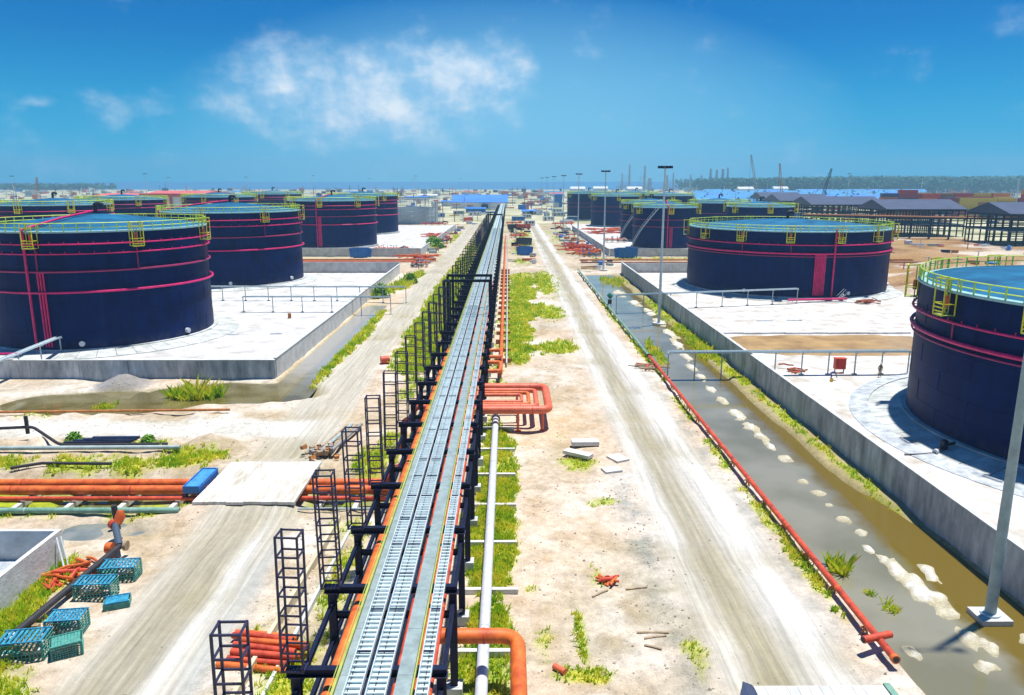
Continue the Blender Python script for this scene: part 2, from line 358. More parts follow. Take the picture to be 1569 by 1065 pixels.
def height(x, y):
    h = (fbm(x, y, 3.0, 4, 2)-.5)*.16 + (fbm(x, y, .9, 2, 3)-.5)*.06
    rough = np.clip(ell(x, y, -12.2, 48, 3.4, 24)+ell(x, y, -25, 48, 4, 6)+ell(x, y, -32, 66, 14, 4)+ell(x, y, -36, 76, 16, 2.5), 0, 1)
    h = h*(1+1.6*rough) + rough*(fbm(x, y, 1.3, 3, 91)-.42)*.5
    canal, strip, pa, pb, tr, p2, isl = pond_mask(x, y)
    rd = np.maximum(np.maximum(road_l(x, y), road_r(x, y)), branch(x, y))
    h = h*(1-.75*rd)
    # wheel ruts along the two straight roads
    for c in (12.6, 14.6): h = h-.05*np.exp(-((x-c)/.35)**2)
    for c in (-19.6, -17.5): h = h-.05*np.exp(-((x-c)/.35)**2)
    # ramps up to the slab bridge
    hump = band(y, 51.4, 61.2, 3.2)*band(x, -24.2, -15.2, 1.0)
    h = h*(1-.6*hump) + .62*hump
    cut = band(y, 52.75, 59.9, .3)*band(x, -60, -8.6, .8)
    h = h*(1-cut) + (-.75+h*.2)*cut
    # heaps of sand and gravel
    for cx, cy, r, k in ((-27.5,66.8,2.6,1.1),(-24.9,66.2,1.6,.8),(-43.2,66.6,1.4,1.2),(-46.2,66.2,1.6,.7),(-46,88.2,3.0,1.5),(-41.6,74.8,1.3,.6),(-45,74.8,1.6,.7),(-36.5,74.9,1.6,.55),(-32,75.2,1.5,.5),(-49,75.2,1.2,.5),(-26.5,83.5,1.8,.35),(-39.6,82.3,1.5,.5),(-41.5,86,1.5,.4),(-15.8,66.5,1.5,.5),(-9.9,76,1.5,.5),
                         (24,236,5,1.2),(32,262,7,1.3),(90,128,10,2.2),(104,140,12,3),(100,180,16,3),(118,205,18,3),(95,225,14,2.5),(130,240,20,3),(86,118,6,2.0),(92,150,8,2.2),(88,166,5,1.8),(112,160,10,2.6),(126,178,12,2.6),(140,205,14,2.8),(110,232,10,2.2),(150,225,12,2.5)):
        d = np.sqrt((x-cx)**2+(y-cy)**2)/r
        h = h + k*np.clip(1-d, 0, 1)**1.15*(.75+.5*fbm(x, y, 1.0, 3, 9))
    w = np.maximum.reduce([canal, strip, pa, pb])
    h = h - .95*w
    h = h - .45*tr - .35*p2
    h = np.maximum(h, (-.78+.50*sst(0.02, .6, isl)+.10*sst(.7, 1.0, isl)+.14*(fbm(x, y, .55, 3, 8)-.5))*(w > .02) + h*(w <= .02))
    return h
def gz(x, y): return float(height(np.array([float(x)]), np.array([float(y)]))[0])
def grass_mask(x, y):
    m = np.zeros_like(x); hh = np.zeros_like(x)
    n = fbm(x, y, 1.6, 4, 21); n2 = fbm(x, y, .45, 2, 23)
    for cx, cy, rx, ry, k, gh in GRASS:
        e = ell(x, y, cx, cy, rx, ry)
        t = np.clip((e*1.7*k + (n-.5)*1.6 + (n2-.5)*.6 - .34)*2.2, 0, 1)*(e > 0)*min(1, .35+k)
        hh = np.where(t > m, gh, hh); m = np.maximum(m, t)
    m = m*(1-.85*np.maximum(road_r(x, y), np.maximum(road_l(x, y), branch(x, y)*(x > -60))))
    return m, hh
def lerp(a, b, t): return a*(1-t[..., None]) + np.array(b)*t[..., None]
def colour(x, y):
    n1 = fbm(x, y, 7, 4, 41); n2 = fbm(x, y, 1.8, 4, 43); n3 = fbm(x, y, 18, 3, 45)
    c = np.zeros(x.shape+(3,)) + np.array((.70, .55, .40))
    c = lerp(c, (.84, .76, .65), np.clip((n1-.40)*3.2, 0, 1))
    c = lerp(c, (.46, .32, .17), np.clip((n2-.52)*3.4, 0, 1)*.7)
    c = lerp(c, (.40, .33, .22), np.clip((fbm(x, y, .9, 3, 47)-.58)*4, 0, 1)*.6)
    c = lerp(c, (.42, .37, .27), np.clip((n3-.54)*4, 0, 1)*.5)
    # orange sand around the pipe loop, grey stone chips beside the gravel road
    c = lerp(c, (.74, .52, .28), ell(x, y, 3.0, 72, 6.0, 12)*.55*n2*1.6)
    c = lerp(c, (.74, .50, .28), ell(x, y, 4.0, 47, 5.0, 8)*.30)
    chips = (np.exp(-((x-9.0)/1.3)**2)*band(y, 26, 62, 6) + np.exp(-((x-17.4)/.7)**2)*band(y, 26, 90, 12)*.8)*np.clip((n2-.35)*3, 0, 1)
    c = lerp(c, (.33, .37, .35), np.clip(chips, 0, 1)*.8)
    # roads: pale compacted dust, darker worn centre
    fine = fbm(x*3.0, y*.25, 1.0, 3, 51)
    rr = road_r(x, y); wob = .5*np.sin(y*.021)
    c = lerp(c, (.56, .53, .46), rr)
    c = lerp(c, (.40, .36, .25), rr*band(x+wob, 12.2, 14.3, .5)*np.clip(.55+fine*.6, 0, 1))
    c = lerp(c, (.86, .84, .78), rr*np.exp(-((x-15.8)/.75)**2)*.85); c = lerp(c, (.74, .71, .62), rr*np.exp(-((x-11.0)/.45)**2)*.7)
    rl = road_l(x, y); c = lerp(c, (.55, .51, .41), rl*.95)
    near = 1-sst(44, 56, y)
    c = lerp(c, (.33, .30, .20), rl*band(x, -20.6, -17.6, .7)*np.clip(.5+fine*.6, 0, 1)*(.25+.6*near))
    c = lerp(c, (.72, .72, .66), rl*np.exp(-((x+17.0)/.45)**2)*near*.8); c = lerp(c, (.46, .48, .45), np.exp(-((x+15.3)/.8)**2)*band(y, 20, 46, 4)*.8)
    br = branch(x, y); c = lerp(c, (.74, .71, .63), br)
    # scuffed brown soil beside the rack, around the pit and along the trench
    for cx, cy, rx, ry, k in ((-11.8, 45, 3.5, 22, .8), (-11, 75, 3, 14, .7), (-26, 47, 6, 4, .6), (-27, 38, 3, 9, .5), (-40, 62, 24, 5, .7), (-40, 76, 26, 3.0, .5), (6, 38, 7, 9, .35), (2, 84, 5, 10, .5), (4, 215, 26, 16, .6), (26, 255, 12, 26, .8), (-24, 235, 9, 14, .6)):
        c = lerp(c, (.46, .36, .20), ell(x, y, cx, cy, rx, ry)*k*np.clip((n2-.28)*3, 0, 1))
    # mottled far land
    far = sst(190, 300, y)
    c = lerp(c, (.60, .53, .38), far*.8*(1-np.maximum(rr, rl))); c = lerp(c, (.36, .40, .12), far*np.clip((fbm(x, y, 22, 4, 81)-.48)*5, 0, 1)*.7*(1-np.maximum(rr, rl)))
    c = lerp(c, (.42, .29, .16), far*np.clip((fbm(x, y, 14, 4, 83)-.50)*5, 0, 1)*.75*(1-np.maximum(rr, rl)))
    # heaps keep a warm sand, the gravel heap is grey
    c = lerp(c, (.33, .31, .30), np.clip(ell(x, y, -46, 88.2, 3.0, 3.0)*3, 0, 1))
    # mud and wet margins
    canal, strip, pa, pb, tr, p2, isl = pond_mask(x, y)
    w = np.maximum.reduce([canal, strip, pa, pb])
    c = lerp(c, (.36, .30, .12), band(x, 25.8, 29.6, .4)*band(y, 20, 198, 4)*.85)
    c = lerp(c, (.62, .50, .26), band(x, -28.3, -26.3, .4)*band(y, 88, 150, 4)*.85)
    c = lerp(c, (.34, .28, .11), np.clip(w*1.4, 0, 1)*.9)
    c = lerp(c, (.26, .27, .08), np.clip(tr*1.5, 0, 1)*.85); c = lerp(c, (.30, .28, .20), p2)
    c = lerp(c, (.56, .50, .33), np.clip((isl-.2)*3, 0, 1)*(w > .05)); c = lerp(c, (.78, .76, .68), np.clip((isl-.85)*6, 0, 1)*(w > .05)*np.clip((n2-.35)*5, .1, 1))
    # bare red-brown earth to the right beyond the tanks
    er = sst(80, 92, x)*sst(100, 118, y); c = lerp(c, (.40, .23, .09), er*np.clip(.6+n1*.6, 0, 1)); c = lerp(c, (.22, .11, .045), er*np.clip((fbm(x, y, 9, 4, 87)-.5)*5, 0, 1)*.75); c = lerp(c, (.74, .66, .54), er*np.clip((fbm(x, y, 16, 3, 89)-.54)*6, 0, 1)*.8)
    g, _ = grass_mask(x, y)
    gc = np.zeros(x.shape+(3,)) + np.array((.38, .46, .012)); gc = lerp(gc, (.56, .53, .03), np.clip((n2-.5)*4, 0, 1)); gc = lerp(gc, (.16, .30, .015), np.clip((.45-n1)*5, 0, 1))
    c = c*(1-g[..., None]*.88) + gc*g[..., None]*.88
    return c

# ---------------------------------------------------------------- ground sheets
def ground_material():
    m = bpy.data.materials.new('site_soil'); m.use_nodes = True; N, L = m.node_tree.nodes, m.node_tree.links
    b = N['Principled BSDF']; b.inputs['Roughness'].default_value = .95; b.inputs['Specular IOR Level'].default_value = .15
    at = N.new('ShaderNodeAttribute'); at.attribute_name = 'soil'
    g = N.new('ShaderNodeNewGeometry')
    def noise(sc, det, ro=.65):
        n = N.new('ShaderNodeTexNoise'); n.inputs['Scale'].default_value = sc; n.inputs['Detail'].default_value = det; n.inputs['Roughness'].default_value = ro
        L.new(g.outputs['Position'], n.inputs[0]); return n
    n1, n2 = noise(1.5, 11, .78), noise(11.0, 6, .75)
    def mrange(s, a, b_, c, d):
        r = N.new('ShaderNodeMapRange'); L.new(s, r.inputs[0])
        for i, v in enumerate((a, b_, c, d)): r.inputs[i+1].default_value = v
        return r.outputs[0]
    mul = N.new('ShaderNodeMix'); mul.data_type = 'RGBA'; mul.blend_type = 'MULTIPLY'; mul.inputs[0].default_value = 1
    cr = N.new('ShaderNodeCombineColor')
    v = N.new('ShaderNodeMath'); v.operation = 'MULTIPLY'
    L.new(mrange(n1.outputs[0], .3, .7, .58, 1.22), v.inputs[0]); L.new(mrange(n2.outputs[0], .3, .7, .66, 1.16), v.inputs[1])
    am = N.new('ShaderNodeMix'); am.data_type = 'FLOAT'; L.new(at.outputs['Alpha'], am.inputs[0]); am.inputs[2].default_value = 1.0; L.new(v.outputs[0], am.inputs[3])
    mp = N.new('ShaderNodeMapping'); mp.inputs['Scale'].default_value = (3.2, .10, 1); L.new(g.outputs['Position'], mp.inputs[0])
    ns = N.new('ShaderNodeTexNoise'); ns.inputs['Scale'].default_value = 1.0; ns.inputs['Detail'].default_value = 7; ns.inputs['Roughness'].default_value = .7; L.new(mp.outputs[0], ns.inputs[0])
    inv = N.new('ShaderNodeMath'); inv.operation = 'SUBTRACT'; inv.inputs[0].default_value = 1; L.new(at.outputs['Alpha'], inv.inputs[1])
    sm = N.new('ShaderNodeMix'); sm.data_type = 'FLOAT'; L.new(mrange(inv.outputs[0], 0, .62, 0, 1), sm.inputs[0]); sm.inputs[2].default_value = 1; L.new(mrange(ns.outputs[0], .32, .68, .68, 1.16), sm.inputs[3])
    tot = N.new('ShaderNodeMath'); tot.operation = 'MULTIPLY'; L.new(am.outputs[0], tot.inputs[0]); L.new(sm.outputs[0], tot.inputs[1])
    for i in range(3): L.new(tot.outputs[0], cr.inputs[i])
    L.new(at.outputs['Color'], mul.inputs[6]); L.new(cr.outputs[0], mul.inputs[7])
    # scattered dark pebbles and clods
    vo = N.new('ShaderNodeTexVoronoi'); vo.inputs['Scale'].default_value = 1.9; L.new(g.outputs['Position'], vo.inputs[0])
    peb = mrange(vo.outputs['Distance'], .06, .13, .55, 0)
    gate = mrange(n1.outputs[0], .52, .6, 0, 1)
    pm = N.new('ShaderNodeMath'); pm.operation = 'MULTIPLY'; L.new(peb, pm.inputs[0]); L.new(gate, pm.inputs[1])
    mx = N.new('ShaderNodeMix'); mx.data_type = 'RGBA'; L.new(pm.outputs[0], mx.inputs[0]); L.new(mul.outputs[2], mx.inputs[6]); mx.inputs[7].default_value = (.16, .14, .11, 1)
    L.new(mx.outputs[2], b.inputs['Base Color'])
    bp = N.new('ShaderNodeBump'); bp.inputs['Strength'].default_value = .55; bp.inputs['Distance'].default_value = .12
    ad = N.new('ShaderNodeMath'); ad.operation = 'ADD'; L.new(n1.outputs[0], ad.inputs[0]); L.new(mrange(n2.outputs[0], 0, 1, 0, .45), ad.inputs[1])
    L.new(ad.outputs[0], bp.inputs['Height']); L.new(bp.outputs[0], b.inputs['Normal'])
    return m
soil = ground_material()
def seq(*seg):
    out = []
    for a, b, st in seg:
        n = max(1, int(round((b-a)/st))); out += [a+(b-a)*i/n for i in range(n)]
    out.append(seg[-1][1]); return np.array(out)
PADS = [(-118, -28.6, 90.9, 199.5), (30.0, 84, 25, 199.5)]
def pad_mask(x, y):
    m = np.zeros_like(x)
    for x0, x1, y0, y1 in PADS: m = np.maximum(m, band(x, x0+.3, x1-.1, .15)*band(y, y0+.3, y1-.3, .3))
    return m
def build_ground():
    X = seq((-160, -60, 4), (-60, -32, .9), (-32, -8, .36), (-8, 19, .4), (19, 30, .28), (30, 60, 1.5), (60, 82, 4), (82, 160, 1.6), (160, 190, 4))
    Y = seq((14, 60, .38), (60, 110, .7), (110, 220, 1.5), (220, 440, 4))
    gx, gy = np.meshgrid(X, Y); z = height(gx, gy)
    z = z*(1-pad_mask(gx, gy)) - .25*pad_mask(gx, gy)
    edge = sst(-160, -150, gx)*(1-sst(180, 190, gx))*(1-sst(428, 440, gy))*sst(14, 15, gy)
    z = z*edge
    c = np.clip(colour(gx, gy), 0, 1)
    nx, ny = len(X), len(Y)
    idx = np.arange(nx*ny).reshape(ny, nx)
    quads = np.stack([idx[:-1, :-1], idx[:-1, 1:], idx[1:, 1:], idx[1:, :-1]], -1).reshape(-1, 4)
    mx = (gx[:-1, :-1]+gx[1:, 1:]).ravel()/2; my = (gy[:-1, :-1]+gy[1:, 1:]).ravel()/2
    rr, rl, bra = road_r(mx, my) > .5, road_l(mx, my) > .5, branch(mx, my) > .5
    sel = np.zeros(len(mx), int); sel[bra] = 3; sel[rl] = 2; sel[rr] = 1
    co = np.stack([gx, gy, z], -1).reshape(-1, 3); smooth = np.maximum(road_r(gx, gy), road_l(gx, gy)); cc = np.concatenate([c.reshape(-1, 3), (1-.62*smooth).reshape(-1, 1)], 1)
    for k, name in enumerate(('ground', 'gravel_road', 'dirt_road', 'branch_road')):
        q = quads[sel == k]; used = np.unique(q); remap = np.full(nx*ny, -1); remap[used] = np.arange(len(used))
        me = bpy.data.meshes.new(name); me.from_pydata(co[used].tolist(), [], remap[q].tolist()); me.update()
        me.polygons.foreach_set('use_smooth', [True]*len(me.polygons))
        a = me.attributes.new('soil', 'FLOAT_COLOR', 'POINT'); a.data.foreach_set('color', cc[used].ravel())
        me.materials.append(soil)
        o = bpy.data.objects.new(name, me); link(o); o['kind'] = 'structure'
build_ground()
farsoil = mat('far_land', (.28, .32, .10), .95, var=.3, scale=.03, col2=(.66, .60, .44), spec=.1)
for i, (x0, x1, y0, y1) in enumerate(((-3500, -160, 14, 440), (190, 3500, 14, 440), (-3500, 3500, 440, 2300), (-3500, 3500, -800, 14))):
    nx, ny = 12, 12; mb = MB()
    for a in range(nx):
        for b in range(ny):
            xa, xb = x0+(x1-x0)*a/nx, x0+(x1-x0)*(a+1)/nx; ya, yb = y0+(y1-y0)*b/ny, y0+(y1-y0)*(b+1)/ny
            mb.add([(xa, ya, 0), (xb, ya, 0), (xb, yb, 0), (xa, yb, 0)], [(0, 1, 2, 3)])
    struct('terrain', mb, farsoil)

def water_material(name, deep, shallow, sc, rough=.03):
    m = bpy.data.materials.new(name); m.use_nodes = True; N, L = m.node_tree.nodes, m.node_tree.links
    b = N['Principled BSDF']; b.inputs['Roughness'].default_value = rough; b.inputs['Specular IOR Level'].default_value = .65
    g = N.new('ShaderNodeNewGeometry'); n = N.new('ShaderNodeTexNoise'); n.inputs['Scale'].default_value = sc; n.inputs['Detail'].default_value = 4
    L.new(g.outputs['Position'], n.inputs[0])
    r = N.new('ShaderNodeMapRange'); L.new(n.outputs[0], r.inputs[0]); r.inputs[1].default_value = .4; r.inputs[2].default_value = .6
    mx = N.new('ShaderNodeMix'); mx.data_type = 'RGBA'; L.new(r.outputs[0], mx.inputs[0]); mx.inputs[6].default_value = (*deep, 1); mx.inputs[7].default_value = (*shallow, 1)
    L.new(mx.outputs[2], b.inputs['Base Color'])
    n2 = N.new('ShaderNodeTexNoise'); n2.inputs['Scale'].default_value = 2.5; n2.inputs['Detail'].default_value = 3; L.new(g.outputs['Position'], n2.inputs[0])
    bp = N.new('ShaderNodeBump'); bp.inputs['Strength'].default_value = .06; bp.inputs['Distance'].default_value = .05; L.new(n2.outputs[0], bp.inputs['Height']); L.new(bp.outputs[0], b.inputs['Normal'])
    return m, N, L, b, mx
wm, N_, L_, b_, mx_ = water_material('canal_water', (.17, .16, .095), (.25, .235, .165), .12)
# browner colour towards the wall side, with a ragged edge
g_ = N_.new('ShaderNodeNewGeometry'); sp_ = N_.new('ShaderNodeSeparateXYZ'); L_.new(g_.outputs['Position'], sp_.inputs[0])
nn_ = N_.new('ShaderNodeTexNoise'); nn_.inputs['Scale'].default_value = .35; nn_.inputs['Detail'].default_value = 4; L_.new(g_.outputs['Position'], nn_.inputs[0])
ad_ = N_.new('ShaderNodeMath'); ad_.operation = 'MULTIPLY_ADD'; L_.new(nn_.outputs[0], ad_.inputs[0]); ad_.inputs[1].default_value = 3.0; L_.new(sp_.outputs[0], ad_.inputs[2])
mr_ = N_.new('ShaderNodeMapRange'); mr_.interpolation_type = 'SMOOTHSTEP'; L_.new(ad_.outputs[0], mr_.inputs[0]); mr_.inputs[1].default_value = 26.0; mr_.inputs[2].default_value = 27.6
br_ = N_.new('ShaderNodeMix'); br_.data_type = 'RGBA'; L_.new(mr_.outputs[0], br_.inputs[0]); L_.new(mx_.outputs[2], br_.inputs[6]); br_.inputs[7].default_value = (.15, .105, .015, 1)
L_.new(br_.outputs[2], b_.inputs['Base Color'])
def sheet(x0, x1, y0, y1, z, n=1):
    mb = MB()
    for i in range(n):
        a, b = y0+(y1-y0)*i/n, y0+(y1-y0)*(i+1)/n; mb.add([(x0, a, z), (x1, a, z), (x1, b, z), (x0, b, z)], [(0, 1, 2, 3)])
    return mb
struct('canal_water', sheet(19.3, 29.55, 15, 199, WATER_Z, 20), wm)
wm2, N_, L_, b_, mx_ = water_material('pond_water', (.13, .105, .03), (.20, .17, .07), .3)
# brown pond turning to grey standing water further up the ditch
g_ = N_.new('ShaderNodeNewGeometry'); sp_ = N_.new('ShaderNodeSeparateXYZ'); L_.new(g_.outputs['Position'], sp_.inputs[0])
nn_ = N_.new('ShaderNodeTexNoise'); nn_.inputs['Scale'].default_value = .4; nn_.inputs['Detail'].default_value = 4; L_.new(g_.outputs['Position'], nn_.inputs[0])
ad_ = N_.new('ShaderNodeMath'); ad_.operation = 'MULTIPLY_ADD'; L_.new(nn_.outputs[0], ad_.inputs[0]); ad_.inputs[1].default_value = 14.0; L_.new(sp_.outputs[1], ad_.inputs[2])
mr_ = N_.new('ShaderNodeMapRange'); mr_.interpolation_type = 'SMOOTHSTEP'; L_.new(ad_.outputs[0], mr_.inputs[0]); mr_.inputs[1].default_value = 92; mr_.inputs[2].default_value = 108
br_ = N_.new('ShaderNodeMix'); br_.data_type = 'RGBA'; L_.new(mr_.outputs[0], br_.inputs[0]); L_.new(mx_.outputs[2], br_.inputs[6]); br_.inputs[7].default_value = (.34, .33, .30, 1)
L_.new(br_.outputs[2], b_.inputs['Base Color'])
struct('ditch_water', sheet(-28.2, -22.6, 90.4, 150, WATER_Z, 8), wm2)
struct('pond_water', sheet(-56, -22.6, 76.4, 90.4, WATER_Z, 2), wm2)
struct('trench_water', sheet(-60, -9, 52.9, 59.8, -1.02, 2), water_material('trench_water', (.10, .12, .04), (.16, .16, .06), .4)[0])
struct('puddle_water', sheet(-32, -25, 47.6, 51, -.31, 1), water_material('puddle_water', (.16, .18, .16), (.24, .25, .22), .6)[0])
seam = water_material('sea_water', (.02, .16, .34), (.03, .22, .40), .0015, .35)[0]
struct('sea', sheet(-30000, 30000, 2300, 45000, -.6, 4), seam)

# ---------------------------------------------------------------- grass (stuff)
def build_grass():
    rng = np.random.default_rng(5)
    V, F, C = [], [], []
    tot = 0
    for cx, cy, rx, ry, k, gh in GRASS:
        d = min(1., 45./cy)
        n = int(rx*ry*4*46*k*d*d*1.2)+30
        x = cx+rng.uniform(-1.25, 1.25, n)*rx; y = cy+rng.uniform(-1.25, 1.25, n)*ry
        m, hh = grass_mask(x, y); keep = rng.random(n) < m*1.1-.1
        keep &= ~((x < -28.5) & (y > 90.2)) & ~((x > 29.4) & (y < 199.6))
        x, y = x[keep], y[keep]
        if len(x) == 0: continue
        z = height(x, y); z = np.where((z < WATER_Z-.1) & ((cx > 20.5) & (cx < 24) | (gh >= .5)), WATER_Z-.1, z); ok = (z > WATER_Z-.25); x, y, z = x[ok], y[ok], z[ok]
        s = (1/d)**.75
        for i in range(len(x)):
            h = gh*(.35+.9*rng.random()**1.6+(.7 if rng.random() < .06 else 0))*(1+.25*(s-1)); base = len(V)
            for b in range(4):
                a = rng.uniform(0, 2*PI); w = rng.uniform(.02, .045)*s*(1+gh); le = h*rng.uniform(.25, .9)
                ox, oy = rng.normal(0, .07*s), rng.normal(0, .07*s)
                px, py = -math.sin(a)*w, math.cos(a)*w
                j = len(V)
                V.append((x[i]+ox-px, y[i]+oy-py, z[i]-.02)); V.append((x[i]+ox+px, y[i]+oy+py, z[i]-.02))
                V.append((x[i]+ox+math.cos(a)*le*.5+px*.6, y[i]+oy+math.sin(a)*le*.5+py*.6, z[i]+h*.7))
                V.append((x[i]+ox+math.cos(a)*le, y[i]+oy+math.sin(a)*le, z[i]+h))
                F.append((j, j+1, j+2)); F.append((j, j+2, j+3))
    me = bpy.data.meshes.new('grass'); me.from_pydata(V, [], F); me.update()
    m = bpy.data.materials.new('grass_blades'); m.use_nodes = True; N, L = m.node_tree.nodes, m.node_tree.links; b = N['Principled BSDF']
    g = N.new('ShaderNodeNewGeometry'); n = N.new('ShaderNodeTexNoise'); n.inputs['Scale'].default_value = .5; n.inputs['Detail'].default_value = 6; L.new(g.outputs['Position'], n.inputs[0])
    rf_ = N.new('ShaderNodeMath'); rf_.operation = 'MULTIPLY_ADD'; L.new(g.outputs['Random Per Island'], rf_.inputs[0]); rf_.inputs[1].default_value = .34; rf_.inputs[2].default_value = -.17
    sm_ = N.new('ShaderNodeMath'); sm_.operation = 'ADD'; L.new(n.outputs[0], sm_.inputs[0]); L.new(rf_.outputs[0], sm_.inputs[1])
    cr = N.new('ShaderNodeValToRGB'); L.new(sm_.outputs[0], cr.inputs[0]); e = cr.color_ramp.elements
    e[0].position = .32; e[0].color = (.20, .40, .01, 1); e[1].position = .64; e[1].color = (.78, .68, .06, 1); e2 = e.new(.5); e2.color = (.48, .62, .012, 1)
    L.new(cr.outputs[0], b.inputs['Base Color']); b.inputs['Roughness'].default_value = .6; b.inputs['Specular IOR Level'].default_value = .2
    tr = N.new('ShaderNodeBsdfTranslucent'); L.new(cr.outputs[0], tr.inputs[0]); mx = N.new('ShaderNodeMixShader'); mx.inputs[0].default_value = .45
    L.new(b.outputs[0], mx.inputs[1]); L.new(tr.outputs[0], mx.inputs[2]); L.new(mx.outputs[0], N['Material Output'].inputs[0])
    me.materials.append(m)
    o = bpy.data.objects.new('grass', me); link(o); o['kind'] = 'stuff'; o['label'] = 'lime green grass and weeds growing in patches over the sand'; o['category'] = 'grass'
    print('grass tris', len(F))
build_grass()

# ---------------------------------------------------------------- bund walls and pads
padm = mat('pad_concrete', (.44, .42, .37), .85, var=.10, scale=.3, bump=.35, col2=(.72, .72, .71))
padm2 = mat('pad_sand', (.44, .39, .31), .9, var=.12, scale=.3, bump=.4, col2=(.76, .75, .72))
mudm = mat('wet_mud', (.40, .24, .09), .35, var=.3, scale=.25, col2=(.55, .36, .14))
Z_PAD = .20
def pad(name, x0, x1, y0, y1, z, mt):
    return struct(name, MB().b2(x0, x1, y0, y1, -.3, z), mt)
pad('bund_floor', -118, -28.9, 90.9, 199.0, Z_PAD, padm)
pad('bund_floor', 30.1, 84, 25, 199.0, Z_PAD, padm2)
pad('bund_floor', -118, -28.9, 246, 420, Z_PAD, padm)
pad('bund_floor', 31, 120, 246, 430, Z_PAD, padm2)
# shallow muddy basin between the two big right-hand tanks
rb = random.Random(3); ring = []
for k in range(40):
    a = 2*PI*k/40; ring.append((48.5+15.5*math.copysign(abs(math.cos(a))**.5, math.cos(a))+rb.uniform(-.6, .6), 109+7.2*math.copysign(abs(math.sin(a))**.5, math.sin(a))+rb.uniform(-.4, .4), Z_PAD+.008))
struct('muddy_basin', MB().add(ring, [tuple(range(40))]), mudm)
mbk = MB()
for k in range(14): mbk.box((33.5+k*2.2, 117.3+.12*math.sin(k*2.1), Z_PAD+.14), (2.18, .7, .28), .03*math.sin(k*1.7))
struct('basin_kerb', mbk, concw)
def wall_line(name, label, p0, p1, h, th, mt, seg=6.0, cap=True):
    """a run of cast panels with open joints"""
    a, b = Vector((*p0, 0)), Vector((*p1, 0)); d = b-a; L = d.length; d /= L; n = max(1, int(round(L/seg))); rz = math.atan2(d.y, d.x)
    t = thing(name, label, 'wall', (a.x, a.y, 0)); st = L/n
    me = MB().box((0, 0, (h-1.0)/2), (st-.035, th, h+1.0)).mesh('panel', mt)
    cm = MB().box((0, 0, h+.04), (st-.012, th+.10, .08)).mesh('coping', conc) if cap else None
    for i in range(n):
        c = a+d*(st*(i+.5)); o = inst('panel', me, t, (c.x, c.y, 0), rz)
        if cm: inst('coping', cm, o, (c.x, c.y, 0), 0)
    return t
wall_line('bund_wall', 'long grey concrete bund wall beside the flooded canal', (29.75, 22), (29.75, 199.6), 2.85, .3, concg, 6.0)  # shade of the canal-facing side is put into this grey
wall_line('bund_wall', 'concrete wall behind the wide tank, facing the camera across white sand', (30.0, 199.8), (84, 199.8), 2.6, .3, conc, 6)
wall_line('bund_wall', 'grey concrete bund wall facing the camera below the nearest left tank', (-28.5, 90.6), (-118, 90.6), 2.3, .3, concg, 6)  # shade of the camera-facing side is put into this grey
wall_line('bund_wall', 'pale bund wall running away beside the left ditch', (-28.6, 90.9), (-28.6, 199.3), 2.45, .3, concw, 6)  # whiter copy of the concrete: sunlight on this side is in the colour
wall_line('bund_wall', 'pale wall across the back of the left bund behind the second tank', (-28.6, 199.8), (-118, 199.8), 2.9, .3, conc, 6)
wall_line('bund_wall', 'wall in front of the third left tank, behind the cross pipes', (-28.4, 246), (-118, 246), 2.6, .3, conc, 6)
wall_line('bund_wall', 'far pale wall along the left road beside the third left tank', (-28.4, 246.3), (-26.8, 390), 2.4, .3, conc, 6)
wall_line('bund_wall', 'low wall in front of the twin narrow tanks on the right', (32.5, 246), (120, 246), 2.4, .3, conc, 6)
wall_line('bund_wall', 'wall leading away beside the right road past the twin narrow tanks', (32.3, 246.3), (31.5, 380), 2.4, .3, concg, 6)

